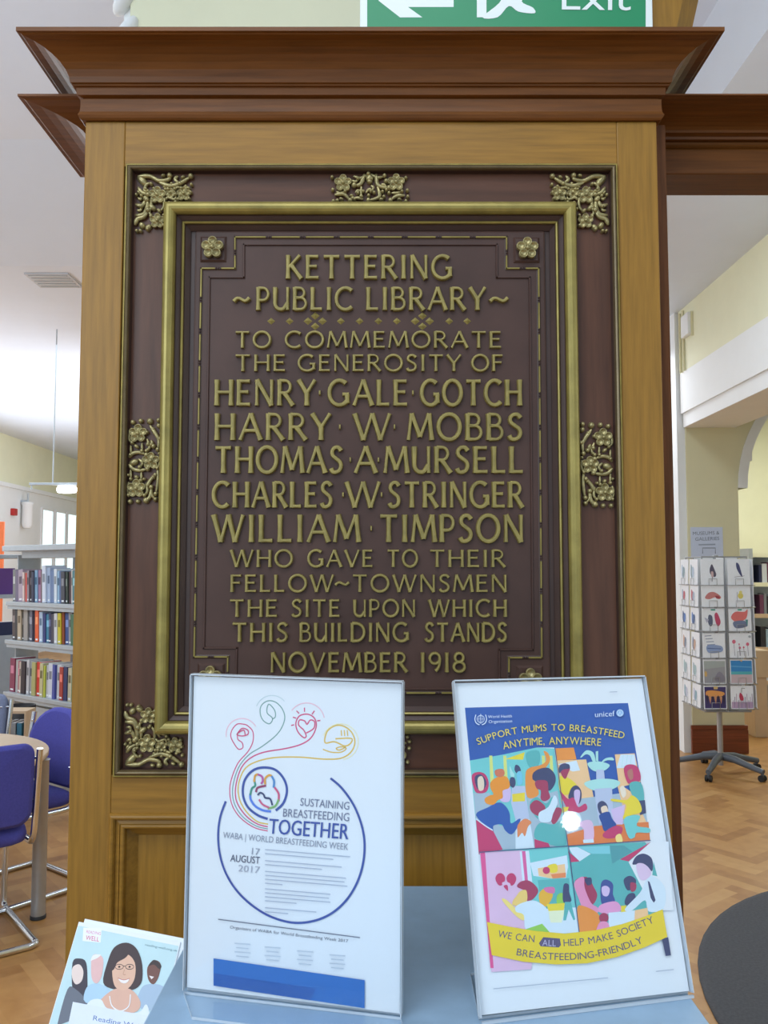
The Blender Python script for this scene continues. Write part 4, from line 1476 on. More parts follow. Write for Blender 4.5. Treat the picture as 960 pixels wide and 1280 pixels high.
P2.poly(k6([(400, 610), (480, 570), (580, 560), (690, 640), (700, 760), (630, 790), (490, 820), (470, 690), (400, 660)]), white, True)
P2.poly(k6([(490, 820), (640, 770), (710, 850), (560, 870)]), green_)
# panel 4
P2.poly(k2([(464, 632), (742, 618), (800, 700), (808, 870), (503, 950)]), teal)
P2.poly(k7([(60, 60), (130, 55), (240, 110), (150, 170), (90, 110)]), white)
P2.poly(k7([(60, 90), (150, 170), (75, 178)]), red_)
P2.poly(k7([(130, 55), (390, 45), (395, 110), (250, 110)]), cm((130, 205, 215)))
P2.poly(k7([(390, 45), (500, 42), (570, 90), (410, 190)]), cm((85, 158, 165)))
P2.poly(k7([(470, 155), (720, 15), (540, 170)]), red_)
P2.poly(k7([(720, 15), (860, 10), (900, 560), (740, 560), (540, 175)]), M['paper'])
P2.poly(k7([(740, 170), (770, 290), (730, 280)]), teal)
P2.poly(k7([(110, 340), (150, 300), (220, 300), (260, 370), (290, 440), (260, 510), (200, 520), (150, 440)]), maroon, True)
P2.poly(k7([(190, 310), (240, 300), (245, 350), (210, 360)]), hair, True)
P2.poly(k7([(105, 350), (150, 300), (185, 300), (190, 380), (240, 500), (295, 540), (290, 580), (190, 570), (140, 460)]), cm((232, 150, 190)), True)
P2.poly(k7([(145, 520), (290, 580), (310, 660), (280, 720), (160, 750), (135, 620)]), org, True)
P2.poly(k7([(320, 350), (360, 315), (415, 350), (415, 430), (430, 490), (360, 520), (320, 490)]), cm((66, 82, 150)), True)
P2.poly(k7([(325, 380), (360, 365), (390, 390), (375, 445), (335, 440)]), purp, True)
P2.poly(k7([(300, 570), (320, 515), (440, 490), (480, 560), (380, 590)]), cm((232, 160, 205)), True)
P2.poly(k7([(380, 580), (590, 560), (590, 640), (380, 720)]), white)
P2.poly(k7([(500, 320), (550, 285), (600, 320), (580, 380), (530, 400)]), hair, True)
P2.poly(k7([(555, 340), (600, 350), (595, 400), (560, 410)]), maroon, True)
P2.poly(k7([(510, 480), (540, 430), (590, 430), (590, 510), (520, 520)]), hair, True)
P2.poly(k7([(480, 525), (520, 520), (520, 570), (480, 575)]), yel)
P2.poly(k7([(570, 190), (600, 130), (660, 108), (720, 140), (735, 200), (725, 250), (690, 210), (640, 190), (600, 195)]), hair, True)
P2.poly(k7([(600, 200), (650, 185), (700, 220), (720, 270), (680, 315), (630, 310)]), cm((226, 200, 228)), True)
P2.poly(k7([(510, 550), (630, 420), (680, 320), (740, 290), (830, 380), (820, 545), (700, 570), (670, 480), (570, 560)]), white, True)
P2.poly(k7([(692, 325), (708, 335), (755, 480), (740, 500), (715, 460)]), hair)
P2.poly(k7([(590, 560), (690, 540), (700, 620), (585, 660)]), peach)
P2.disc(k7([(342, 620)])[0], 6, 6, maroon)
P2.poly(k7([(290, 690), (320, 650), (375, 660), (380, 730), (290, 735)]), cm((232, 150, 190)), True)
P2.poly(k7([(805, 785), (855, 775), (878, 920), (835, 925)]), hair)
# panel rules
for p, q in (((415, 278), (462, 634)), ((140, 655), (762, 612)), ((464, 634), (503, 950))):
    P2.line(k2([p, q]), 0.0008, cm((70, 90, 130)))
# yellow banner
P2.poly(k2([(168, 908), (250, 925), (340, 940), (450, 950), (560, 938), (660, 915), (740, 888), (805, 862), (822, 962), (740, 1000), (640, 1035), (530, 1058), (420, 1062), (300, 1052), (185, 1028)]), cm((236, 208, 52)))
# lettering
bandc, wht = cm((92, 84, 120)), cm((222, 234, 250))
P2.arctext('SUPPORT MUMS TO BREASTFEED', k2([(136, 266), (210, 240), (300, 222), (420, 214), (540, 222), (668, 244)]), 8.3, cm((240, 216, 80)))
P2.arctext('ANYTIME, ANYWHERE', k2([(228, 282), (300, 270), (400, 264), (490, 264), (584, 270)]), 9.2, cm((240, 216, 80)))
P2.arctext('WE CAN', k2([(206, 962), (270, 974), (342, 982)]), 8.6, bandc)
P2.poly(k2([(356, 985), (372, 963), (432, 968), (436, 992), (428, 1000), (362, 996)]), bandc)
P2.arctext('ALL', k2([(368, 994), (420, 996)]), 7.6, cm((190, 185, 215)))
P2.arctext('HELP MAKE SOCIETY', k2([(446, 996), (540, 988), (640, 964), (720, 932), (778, 908)]), 8.6, bandc)
P2.arctext('BREASTFEEDING-FRIENDLY', k2([(274, 1028), (360, 1042), (450, 1046), (550, 1038), (650, 1014), (738, 982)]), 8.6, bandc)
for nm, p, q, h in (('unicef', (560, 165), (632, 161), 6.6), ('World Health', (172, 169), (258, 166), 3.6), ('Organization', (174, 187), (259, 184), 3.6)):
    (x0, y0), (x1, y1) = k2([p, q])
    P2.text(nm, x0, y0, x1, y1, h, wht)
ec = k2([(145, 172)])[0]
P2.line(arc(ec[0], ec[1], 4.6, 4.6, 0, 360, 18), 0.0005, wht)
P2.line(arc(ec[0], ec[1], 2.6, 4.6, 0, 360, 18), 0.0003, wht)
P2.line([(ec[0] - 4.6, ec[1]), (ec[0] + 4.6, ec[1])], 0.0003, wht)
P2.line([(ec[0], ec[1] - 6.5), (ec[0], ec[1] + 6)], 0.0006, wht)
for sg in (-1, 1):
    P2.line([(ec[0] + sg * 1.5, ec[1] + 7.2), (ec[0] + sg * 5.5, ec[1] + 5), (ec[0] + sg * 7.3, ec[1]), (ec[0] + sg * 6, ec[1] - 5.5)], 0.0009, wht, True)
ec = k2([(650, 150)])[0]
P2.disc(ec, 4.6, 4.6, cm((150, 190, 230)))
P2.line(arc(ec[0], ec[1], 3.8, 3.8, 0, 360, 16), 0.0004, wht)
P2.line([(ec[0] - 2, ec[1] + 3), (ec[0], ec[1] - 2), (ec[0] + 2, ec[1] + 3)], 0.0007, wht)
for p, q in (((190, 1150), (606, 1110)), ((780, 1087), (845, 1080)), ((612, 74), (640, 73))):
    P2.line(k2([p, q]), 0.0007, cm((176, 184, 200)))
o = pm.build('poster')
o.matrix_world = m2
tag(o, 'colourful illustrated poster with blue heading and yellow banner in the right holder', 'poster')

# ---- leaflets leaning beside the plinth
lu, lv = Vector((0.91, -0.415, 0.018)), Vector((0.16, 0.39, 0.91))
lT = Vector((-0.360, 1.032, EYE - 0.415))
lu.normalize()
lv = (lv - lu * lv.dot(lu)).normalized()
mL = plane_obj(lu, lv, tuple(lT - lv * 0.21 + lu * 0.074))
uvL = plane_uv(mL)
k3 = crop(60, 1120, 4.8)
grp = 'leaflets in the rack beside the plinth'
for i in range(3):
    mb = MB()
    mb.box(-0.074, 0.074, -0.0006, 0.0006, 0, 0.21, M['paper'])
    o = mb.build('leaflet')
    if i:
        mm_ = mL @ Matrix.Translation((0.004 * i + 0.002, 0.0018 * i, 0.0042 * (i if i == 1 else 0.6)))
    else:
        mm_ = mL
    o.matrix_world = mm_
    tag(o, ('front leaflet of the stack, its cover showing a smiling person in glasses', 'second leaflet of the stack, white edge showing just behind the front cover', 'rear leaflet of the stack, corner peeping out behind the others')[i], 'leaflet', grp)
    if i == 0:
        mb2 = MB()
        L_ = Flat(mb2, uvL, 0.00003, 0.0007)
        L_.poly([(-0.073, 0.001), (0.073, 0.001), (0.073, 0.206), (-0.073, 0.206)], cm((194, 222, 230)), raw=True)
        L_.poly(k3([(215, 190), (325, 195), (318, 280), (210, 270)]), cm((238, 240, 250)))
        L_.text('READING', *k3([(232, 222)])[0], *k3([(318, 235)])[0], 3.6, cm((215, 130, 160)))
        L_.text('WELL', *k3([(228, 262)])[0], *k3([(308, 274)])[0], 5.6, cm((214, 90, 130)))
        L_.text('reading-well.org.uk', *k3([(585, 298)])[0], *k3([(778, 335)])[0], 2.6, cm((90, 130, 145)))
        sk = cm((222, 178, 160))
        # woman with long dark hair, far left
        L_.poly(k3([(150, 400), (190, 375), (232, 400), (240, 520), (235, 640), (190, 620), (150, 560)]), cm((70, 66, 78)), True)
        L_.poly(k3([(150, 430), (190, 410), (215, 450), (205, 510), (170, 530), (148, 490)]), cm((232, 212, 206)), True)
        L_.poly(k3([(120, 560), (170, 560), (235, 630), (240, 700), (80, 770), (60, 770)]), cm((110, 116, 130)), True)
        # older man
        L_.poly(k3([(265, 370), (300, 350), (335, 380), (325, 480), (295, 525), (265, 490)]), cm((228, 186, 186)), True)
        L_.poly(k3([(258, 390), (275, 355), (320, 352), (300, 372), (270, 385)]), cm((235, 235, 240)), True)
        L_.poly(k3([(235, 550), (295, 525), (370, 560), (400, 640), (230, 640)]), cm((176, 208, 236)), True)
        # man on the right
        L_.poly(k3([(560, 560), (600, 530), (690, 540), (720, 620), (600, 690), (540, 640)]), cm((168, 190, 214)), True)
        L_.poly(k3([(600, 430), (640, 385), (680, 410), (665, 490), (635, 530), (605, 500)]), cm((120, 84, 78)), True)
        L_.poly(k3([(605, 420), (640, 383), (682, 415), (672, 440), (640, 412)]), cm((70, 60, 62)), True)
        L_.poly(k3([(610, 478), (640, 485), (625, 500)]), cm((235, 225, 225)))
        # smiling woman in the middle
        L_.poly(k3([(335, 520), (360, 400), (400, 310), (470, 280), (530, 310), (565, 390), (570, 490), (550, 540), (500, 565), (400, 560)]), cm((74, 62, 66)), True)
        L_.poly(k3([(400, 560), (500, 560), (560, 640), (520, 700), (380, 680), (310, 640)]), sk, True)
        L_.poly(k3([(390, 430), (420, 370), (480, 350), (525, 400), (525, 490), (490, 550), (440, 565), (400, 530)]), cm((226, 184, 162)), True)
        L_.poly(k3([(385, 440), (420, 350), (490, 335), (470, 370), (420, 400), (400, 440)]), cm((74, 62, 66)), True)
        L_.poly(k3([(245, 640), (320, 620), (370, 680), (540, 700), (590, 650), (610, 690), (600, 770), (220, 770)]), cm((226, 234, 244)), True)
        for cx in (432, 494):
            L_.line(arc(*k3([(cx, 425)])[0], 5.2, 3.2, 0, 360, 14), 0.0006, cm((60, 56, 66)))
            L_.disc(k3([(cx, 425)])[0], 1.4, 1.2, cm((60, 50, 54)))
        L_.line(k3([(458, 420), (470, 422)]), 0.0006, cm((60, 56, 66)))
        L_.line(k3([(465, 440), (456, 470), (472, 472)]), 0.0005, cm((190, 140, 122)), True)
        L_.poly(k3([(428, 495), (460, 505), (492, 498), (475, 522), (445, 520)]), cm((244, 236, 236)), True)
        L_.line(k3([(424, 492), (460, 504), (496, 494)]), 0.0005, cm((190, 90, 100)), True)
        L_.line(k3([(375, 600), (390, 660), (440, 690), (490, 660), (500, 590)]), 0.0012, cm((240, 240, 245)), True)
        L_.poly(k3([(155, 635), (610, 720), (560, 900), (100, 900)]), cm((222, 230, 246)))
        L_.text('Reading Well', *k3([(275, 745)])[0], *k3([(560, 800)])[0], 6.0, cm((90, 120, 180)))
        c_ = mb2.build('cover_print', None, o)
rack = thing('leaflet_holder', 'clear leaflet holder fixed to the left side of the plinth', 'leaflet holder')
rack.matrix_world = mL
mb = MB()
mb.box(-0.08, 0.079, 0.0075, 0.0095, -0.004, 0.155, M['acrylic'])
mb.build('back_plate', None, rack)
mb = MB()
mb.box(-0.08, 0.079, -0.012, 0.0095, -0.006, -0.003, M['acrylic'])
mb.build('ledge', None, rack)
mb = MB()
mb.box(-0.08, 0.079, -0.012, -0.010, -0.003, 0.05, M['acrylic'])
mb.build('front_lip', None, rack)
mb = MB()
inv = mL.inverted()
for zz in (EYE - 0.57, EYE - 0.53):
    pa = inv @ Vector((PLX0 - 0.0008, 0.93, zz))
    pb = mL @ Vector((0.03, 0.0095, 0.03 + (zz - EYE + 0.57)))
    mb.tube([pa, inv @ pb], 0.004, M['grey_metal'], 8)
mb.build('bracket', None, rack)


# ------------------------------------------------------------------ left hall: bookcase with books
ORD = ['first', 'second', 'third', 'fourth', 'fifth', 'sixth', 'seventh', 'eighth', 'ninth', 'tenth', 'eleventh', 'twelfth', 'thirteenth', 'fourteenth', 'fifteenth', 'sixteenth', 'seventeenth', 'eighteenth', 'nineteenth', 'twentieth',
       'twenty-first', 'twenty-second', 'twenty-third', 'twenty-fourth', 'twenty-fifth', 'twenty-sixth', 'twenty-seventh', 'twenty-eighth']
BANG = math.radians(52)
bdir = Vector((math.sin(BANG), -math.cos(BANG), 0))     # along the shelves, left to right (towards us)
bnor = Vector((-math.cos(BANG), -math.sin(BANG), 0))    # out of the shelf front
BL = Vector((-0.4425 * 6.32, 6.32, 0))                    # left front corner
BW = 1.02
rzB = math.atan2(bdir.y, bdir.x)


def book(name, w, h, d, body, spine2=None, pages=True):
    """spine towards local -y, x across the thickness, base at z = 0"""
    mb = MB()
    mb.box(0, w, 0, d, 0, h, cm(body), bev=0.0012)
    if pages:
        mb.box(0.002, w - 0.002, 0.006, d + 0.001, h - 0.001, h + 0.0003, M['paper'])
    if spine2:
        mb.box(w * 0.18, w * 0.82, -0.0006, 0.001, h * spine2[1], h * spine2[2], cm(spine2[0]))
        mb.box(w * 0.2, w * 0.8, -0.0006, 0.001, h * 0.05, h * 0.10, M['paper'])
    return mb.build(name)


bc = thing('bookcase', 'grey metal library bookcase with canopy beyond the table on the left', 'bookcase', BL, rzB)
SZ = [1.315, 1.035, 0.655]           # shelf tops
depth = 0.26
mb = MB()
mb.box(-0.02, BW, -0.04, depth + 0.02, 1.685, 1.725, bev=0.004)
mb.box(0.10, BW, 0.05, depth, 1.635, 1.685)
mb.build('canopy', M['grey_metal'], bc)
for z in SZ:
    mb = MB()
    mb.box(0, BW, -0.01, depth, z - 0.03, z, bev=0.003)
    mb.box(0.01, BW, 0.0, 0.01, z - 0.055, z - 0.03)
    mb.build('shelf', M['grey_metal'], bc)
mb = MB()
mb.box(-0.012, 0.0, 0.08, depth, 0.05, 1.66)
mb.box(0.47, 0.50, depth - 0.02, depth + 0.03, 0.0, 1.66)
mb.build('upright', M['grey_metal'], bc)
mb = MB()
mb.box(0.33, BW, 0.02, depth, 0.0, 0.58)
mb.build('base_unit', M['grey_metal'], bc)
rows = [
    # name, sRGB colour, thickness weight, height
    (SZ[0], [('grey', (120, 122, 124), .03, .235), ('purple-grey', (112, 100, 128), .03, .232), ('mauve', (170, 152, 170), .045, .235), ('cream', (214, 196, 190), .016, .215), ('red', (214, 90, 84), .022, .21), ('dusty grey', (140, 128, 138), .02, .228),
             ('black', (48, 40, 48), .024, .225), ('navy', (40, 42, 72), .026, .218), ('sky blue', (130, 168, 200), .026, .23), ('mauve pink', (160, 120, 150), .028, .23), ('brown', (98, 78, 76), .022, .22), ('white', (205, 214, 232), .034, .262),
             ('pale blue', (172, 190, 220), .028, .245), ('slate blue', (110, 132, 172), .032, .228), ('white', (210, 220, 232), .026, .24), ('light blue', (140, 176, 208), .026, .225), ('blue', (80, 104, 150), .024, .222), ('charcoal', (66, 66, 78), .034, .22),
             ('dark green', (60, 72, 66), .02, .218), ('brown', (92, 72, 78), .026, .22), ('cream', (190, 184, 178), .02, .23), ('teal', (70, 120, 130), .03, .225), ('red', (150, 60, 60), .03, .23), ('white', (205, 210, 220), .03, .22)]),
    (SZ[1], [('dark brown', (80, 66, 66), .03, .225), ('black', (50, 48, 52), .022, .22), ('beige', (184, 168, 146), .034, .226), ('black', (60, 58, 60), .012, .205), ('grey', (160, 154, 150), .038, .232), ('charcoal', (72, 72, 80), .026, .225), ('slate', (92, 92, 110), .024, .222),
             ('brown', (110, 90, 84), .02, .215), ('orange', (226, 92, 40), .03, .225), ('pale blue', (176, 196, 222), .03, .215), ('navy', (54, 60, 120), .02, .205), ('teal', (62, 128, 160), .034, .2), ('navy', (46, 50, 90), .02, .21), ('charcoal', (70, 66, 82), .026, .205),
             ('white', (206, 208, 212), .026, .21), ('yellow', (204, 190, 50), .026, .212), ('rust', (140, 70, 40), .02, .22), ('blue', (60, 84, 140), .032, .215), ('grey', (150, 150, 155), .03, .22), ('green', (70, 110, 80), .03, .21), ('white', (210, 212, 216), .03, .22), ('red', (150, 50, 50), .028, .22)]),
    (SZ[2], [('maroon', (134, 56, 84), .046, .245), ('grey', (176, 178, 178), .03, .235), ('crimson', (160, 50, 80), .018, .23), ('beige', (190, 176, 166), .018, .225), ('black', (50, 40, 48), .04, .235), ('white', (196, 196, 202), .024, .245), ('grey', (150, 152, 160), .028, .24),
             ('pale green', (170, 168, 110), .034, .235), ('red', (206, 62, 52), .036, .24), ('cream', (190, 182, 140), .03, .235), ('lime', (180, 186, 70), .014, .22), ('pale grey', (186, 186, 194), .026, .225), ('white', (204, 206, 218), .036, .24), ('blue', (76, 84, 160), .022, .235),
             ('white', (206, 208, 214), .034, .235), ('brick red', (170, 60, 46), .03, .225), ('navy', (50, 56, 100), .03, .23), ('cream', (200, 190, 160), .03, .225), ('green', (80, 120, 90), .03, .23), ('grey', (140, 142, 150), .03, .22), ('purple', (96, 66, 120), .03, .23)])]
sname = ('top', 'middle', 'lower')
for r, (z, bk) in enumerate(rows):
    x = 0.05 if r < 2 else 0.03
    tot = sum(b[2] for b in bk)
    kk = (BW - 0.05 - x) / (tot + 0.002 * len(bk))
    for i, (cn, c_, w, h) in enumerate(bk):
        w2 = w * kk
        sp = None
        if i % 3 != 1:
            sp = (tuple(int(max(0, min(255, q + (70 if sum(c_) < 380 else -80)))) for q in c_), 0.55, 0.78)
        o = book('book', w2, h, 0.15 + 0.02 * random.random(), c_, sp)
        yb = 0.012 + random.random() * 0.02
        p = BL + bdir * x + (-bnor) * yb
        o.location = (p.x, p.y, z + 0.0005)
        o.rotation_euler = (0, (-0.055, -0.05, 0.0)[r], rzB)
        tag(o, '%s book, %s from the left on the %s shelf of the grey bookcase' % (cn, ORD[i], sname[r]), 'book', 'books on the %s shelf of the bookcase' % sname[r])
        x += w2 + 0.002 * kk

# second bookcase partly in view at the very left edge
b2 = thing('bookcase', 'second grey bookcase at the left photo edge with its end panel showing', 'bookcase', (-2.995, 6.50, 0), rzB)
mb = MB()
mb.box(-0.9, 0.10, -0.05, 0.24, 1.635, 1.665, bev=0.004)
mb.build('canopy', M['grey_metal'], b2)
mb = MB()
mb.box(0.07, 0.085, 0.0, 0.24, 0.0, 1.05)
mb.build('end_panel', M['grey_metal'], b2)
mb = MB()
for z in (1.36, 1.02, 0.66):
    mb.box(-0.9, 0.07, 0, 0.24, z - 0.03, z)
mb.build('shelf', M['grey_metal'], b2)
bo = Vector((-2.995, 6.50, 0))
for i, (cn, c_, z, dx, h, w) in enumerate((('purple', (96, 60, 130), 1.36, 0.02, .20, .02), ('navy', (40, 40, 84), 1.36, -0.03, .16, .03), ('dark green', (60, 70, 60), 1.36, -0.08, .17, .04), ('navy', (40, 48, 80), 1.02, 0.01, .13, .05), ('teal', (120, 180, 176), 0.66, 0.03, .2, .03), ('black', (46, 46, 60), 0.66, -0.05, .17, .06))):
    o = book('book', w, h, 0.15, c_)
    p = bo + bdir * dx - bnor * 0.01
    o.location = (p.x, p.y, z + 0.0005)
    o.rotation_euler = (0, 0, rzB)
    tag(o, '%s book on the %s shelf of the bookcase cut off by the left edge' % (cn + (' taller' if i == 0 else ''), {1.36: 'top', 1.02: 'middle', 0.66: 'lower'}[z]), 'book', 'books in the second bookcase')

# orange board beyond the bookcases
mb = MB()
xo, zo = PX(-14, 652, 9.0)
x1o, z1o = PX(5, 652, 9.0)
mb.box(xo - 0.3, x1o, 9.0, 9.03, 0.0, zo, bev=0.004)
o = mb.build('display_board', M['orange'])
tag(o, 'orange display board behind the bookcases at the far left', 'board')

# ------------------------------------------------------------------ round table and chairs
TC = (-2.12, 3.80)
tb = thing('round_table', 'round beech-topped table with a silver leg left of the oak pier', 'table', (TC[0], TC[1], 0))
mb = MB()
mb.lathe((0, 0, 0), [(0.59, 0.695), (0.6, 0.698), (0.6, 0.717), (0.597, 0.72), (0.0005, 0.72)], M['beech'], 64)
mb.lathe((0, 0, 0), [(0.0005, 0.695), (0.59, 0.695)], M['beech'], 64)
mb.build('tabletop', None, tb)
lx, ly = PF(44, 1151)
lv2 = Vector((lx - TC[0], ly + 0.03 - TC[1], 0))
la = math.atan2(lv2.y, lv2.x)
for k in range(4):
    a = la + k * PI / 2
    c = (lv2.length * math.cos(a), lv2.length * math.sin(a), 0)
    mb = MB()
    mb.lathe(c, [(0.031, 0.012), (0.031, 0.69), (0.036, 0.695)], M['silver_paint'], 20)
    leg = mb.build('leg', None, tb)
    mb = MB()
    mb.lathe(c, [(0.034, 0.0), (0.034, 0.014), (0.03, 0.016)], M['black'], 20)
    mb.build('foot', None, leg)


def rounded_slab(mb, w, h, t, r, curve, z0, y0, material, tilt=0.0, n=12, rtop=None):
    """upholstered panel: local x across, z up, thickness along y, bent by 'curve'"""
    outl_ = []
    rt = rtop or r
    for cx, cz, rr_, a0 in ((w / 2 - rt, h - rt, rt, 0), (-w / 2 + rt, h - rt, rt, 90), (-w / 2 + r, r, r, 180), (w / 2 - r, r, r, 270)):
        for j in range(n // 2 + 1):
            a = math.radians(a0 + 90 * j / (n // 2))
            outl_.append((cx + rr_ * math.cos(a), cz + rr_ * math.sin(a)))
    rings_ = []
    for s_, yy_ in ((0.90, -t / 2), (0.975, -t * 0.36), (1.0, 0), (0.975, t * 0.36), (0.90, t / 2)):
        g = []
        for x, z in outl_:
            x2 = x * s_
            z2 = h / 2 + (z - h / 2) * s_
            g.append((x2, y0 + yy_ + curve * (x2 / (w / 2)) ** 2 + tilt * z2, z0 + z2))
        rings_.append(g)
    N = len(outl_)
    vs = [p for g in rings_ for p in g]
    fs = [(i * N + k, i * N + (k + 1) % N, (i + 1) * N + (k + 1) % N, (i + 1) * N + k) for i in range(4) for k in range(N)]
    mb.add(vs, fs, material, True)
    for base in (0, 4):
        g = rings_[base]
        # inner grid so that the bend shows on the face
        cols = 10
        ins, fs2 = [], []
        for sc_ in (0.75, 0.5, 0.25):
            for x, z in outl_:
                x2 = x * 0.9 * sc_
                z2 = h / 2 + (z - h / 2) * 0.9 * sc_
                yy_ = (-t / 2 if base == 0 else t / 2) * 1.06
                ins.append((x2, y0 + yy_ + curve * (x2 / (w / 2)) ** 2 + tilt * z2, z0 + z2))
        vs2 = g + ins
        for i in range(3):
            for k in range(N):
                fs2.append((i * N + k, i * N + (k + 1) % N, (i + 1) * N + (k + 1) % N, (i + 1) * N + k))
        fs2.append(tuple(3 * N + k for k in range(N)))
        mb.add(vs2, fs2, material, True)


def make_chair(label, loc, rz, rounded, material, group):
    """faces local +y"""
    c = thing('library_chair', label, 'chair', loc, rz, group)
    w = 0.46
    mb = MB()
    rounded_slab(mb, w, 0.345 if not rounded else 0.37, 0.05, 0.06, -0.035, 0.485 if not rounded else 0.47, -0.23, material, -0.10, rtop=0.06 if not rounded else 0.19)
    # curve wraps towards the sitter at the sides
    mb.v = [(x, y + 2 * 0.035 * (x / (w / 2)) ** 2, z) for x, y, z in mb.v]
    mb.build('backrest', None, c)
    mb = MB()
    rounded_slab(mb, w, 0.46, 0.07, 0.07, 0.0, 0, 0, material)
    mb.v = [(x, z - 0.20, 0.435 + y - 0.02 * (z / 0.46) ** 3 + 0.03 * (z / 0.46)) for x, y, z in mb.v]
    mb.build('seat', None, c)
    r = 0.0135
    h = w / 2 + 0.015
    for s in (-1, 1):
        mb = MB()
        pts = spline([(s * h, -0.24, 0.80), (s * h, -0.20, 0.52), (s * h, -0.17, 0.415), (s * h, -0.10, 0.395), (s * h, 0.16, 0.40), (s * h, 0.22, 0.36), (s * h, 0.235, 0.30), (s * h, 0.24, 0.06), (s * h, 0.22, 0.018), (s * h, 0.16, r), (s * h, -0.20, r), (s * h, -0.255, r), (s * (h - 0.03), -0.275, r), (s * (h - 0.08), -0.275, r), (0, -0.275, r)], False, 4)
        mb.tube(pts, r, M['chrome'], 12)
        mb.build('frame_side', None, c)
        mb = MB()
        for z, y in ((0.58, -0.208), (0.76, -0.231)):
            mb.tube([(s * h, y, z), (s * (h - 0.05), y + 0.03, z)], 0.006, M['chrome'], 8)
            mb.ball((s * h, y - 0.011, z), 0.006, 0.004, 0.006, M['chrome'], 8, 5)
        mb.build('back_bracket', None, c)
    mb = MB()
    mb.tube([(-h, -0.02, 0.397), (h, -0.02, 0.397)], 0.009, M['chrome'], 8)
    mb.tube([(-h, 0.12, 0.398), (h, 0.12, 0.398)], 0.009, M['chrome'], 8)
    mb.build('seat_support', None, c)
    return c


g_ch = 'blue chairs round the table'
cr = PF(42, 1184)
f1 = Vector((-0.62, 0.785, 0)).normalized()
rt1 = Vector((f1.y, -f1.x, 0))
c1p = Vector((cr[0], cr[1], 0)) - rt1 * 0.235 + f1 * 0.26
make_chair('blue padded chrome cantilever chair in front of the round table, back towards us', c1p, math.atan2(f1.y, f1.x) - PI / 2, False, M['blue_cloth'], g_ch)
f2 = Vector((-0.62, -0.785, 0)).normalized()
make_chair('blue chair with rounded back on the far side of the round table', (-1.81, 4.22, 0), math.atan2(f2.y, f2.x) - PI / 2, True, M['blue_cloth'], g_ch)
make_chair('slate-blue chair back behind the table, cut off by the left photo edge', (-2.44, 4.78, 0), math.radians(170), False, M['slate_cloth'], g_ch)
# low black bin by the bookcase and a low kinder box of books beyond the table
mb = MB()
bx, by = PX(26, 893, 5.66)[0], 5.66
mb.lathe((bx, by, 0), [(0.075, 0.0), (0.085, 0.40), (0.092, 0.66), (0.086, 0.66), (0.07, 0.02)], M['black'], 20)
tag(mb.build('waste_bin'), 'black tapered bin on the floor in front of the grey bookcase', 'bin')
lowb = thing('low_bookshelf', 'low pale shelf of books beyond the round table', 'bookshelf', (PX(12, 900, 5.32)[0], 5.32, 0))
mb = MB()
mb.box(-0.16, 0.10, 0, 0.15, 0, 0.38, M['grey_metal'])
mb.box(-0.16, 0.10, 0, 0.15, 0.66, 0.675, M['beech'])
mb.box(-0.16, -0.15, 0, 0.15, 0.38, 0.66, M['beech'])
mb.box(0.09, 0.10, 0, 0.15, 0.38, 0.66, M['beech'])
mb.build('case', None, lowb)
for i, (cn, c_) in enumerate((('black', (40, 38, 48)), ('plum', (84, 50, 84)), ('grey', (150, 154, 160)), ('teal', (60, 120, 150)))):
    o = book('book', 0.03, 0.22, 0.14, c_)
    o.location = (lowb.location.x - 0.07 + i * 0.038, 5.325, 0.381)
    tag(o, '%s book on the low shelf beyond the round table' % cn, 'book', 'books on the low shelf')

# pendant lamp, bell, speaker, ceiling vent in the left hall
YL = 8.0
lampx, lampz = PX(66, 605, YL)
lamp = thing('pendant_lamp', 'hanging tube lamp glowing beside the left edge of the oak pier', 'lamp', (lampx, YL, lampz))
mb = MB()
mb.tube([(0, 0, 0), (0, 0, ZF - lampz)], 0.006)
mb.build('rod', M['grey_metal'], lamp)
mb = MB()
mb.box(-0.22, 0.30, -0.015, 0.015, -0.012, 0.012, bev=0.003)
mb.tube([(-0.2, 0, 0), (-0.2, 0, -0.05)], 0.006)
mb.build('crossbar', M['grey_metal'], lamp)
mb = MB()
mb.tube([(0.05, 0, -0.052), (0.10, 0, -0.052), (0.17, 0, -0.052), (0.22, 0, -0.052)], [0.03, 0.038, 0.038, 0.03], None, 14)
mb.build('lamp_tube', M['lamp_glow'], lamp)
ya = XW * F / (14 - 480)
mb = MB()
mb.box(XW, XW + 0.07, ya - 0.07, ya + 0.07, EYE + 72 / F * ya - 0.06, EYE + 72 / F * ya + 0.06, bev=0.01)
tag(mb.build('fire_alarm', M['red']), 'small red fire alarm box on the left wall', 'alarm')
yb = XW * F / (25 - 480)
sp = thing('wall_light', 'white cylindrical fitting on the left wall beside the red alarm', 'wall light', (XW + 0.12, yb, EYE + 66 / F * yb))
mb = MB()
mb.lathe((0, 0, 0), [(0.06, -0.2), (0.09, -0.15), (0.09, 0.2), (0.11, 0.24), (0.09, 0.26)], M['white_paint'], 16)
mb.build('body', None, sp)
mb = MB()
mb.box(-0.12, 0, -0.02, 0.02, 0.26, 0.30)
mb.tube([(0, 0, 0.25), (0, 0, 0.42)], 0.015)
mb.build('bracket', M['grey_metal'], sp)
vq = [(30, 341), (85, 341), (99, 358), (50, 358)]
mb = MB()
xq = [PF(x, y, ZF) for x, y in vq]
xa, xb = min(p[0] for p in xq) + 0.06, max(p[0] for p in xq) - 0.06
yya, yyb = xq[2][1], xq[0][1]
mb.box(xq[0][0], xq[1][0], min(yya, yyb), max(yya, yyb), ZF - 0.012, ZF, M['vent'])
for k in range(5):
    yv = min(yya, yyb) + (k + 0.5) * abs(yyb - yya) / 5
    mb.box(xq[0][0] + 0.02, xq[1][0] - 0.02, yv - 0.012, yv + 0.012, ZF - 0.016, ZF - 0.011, M['grey_metal'])
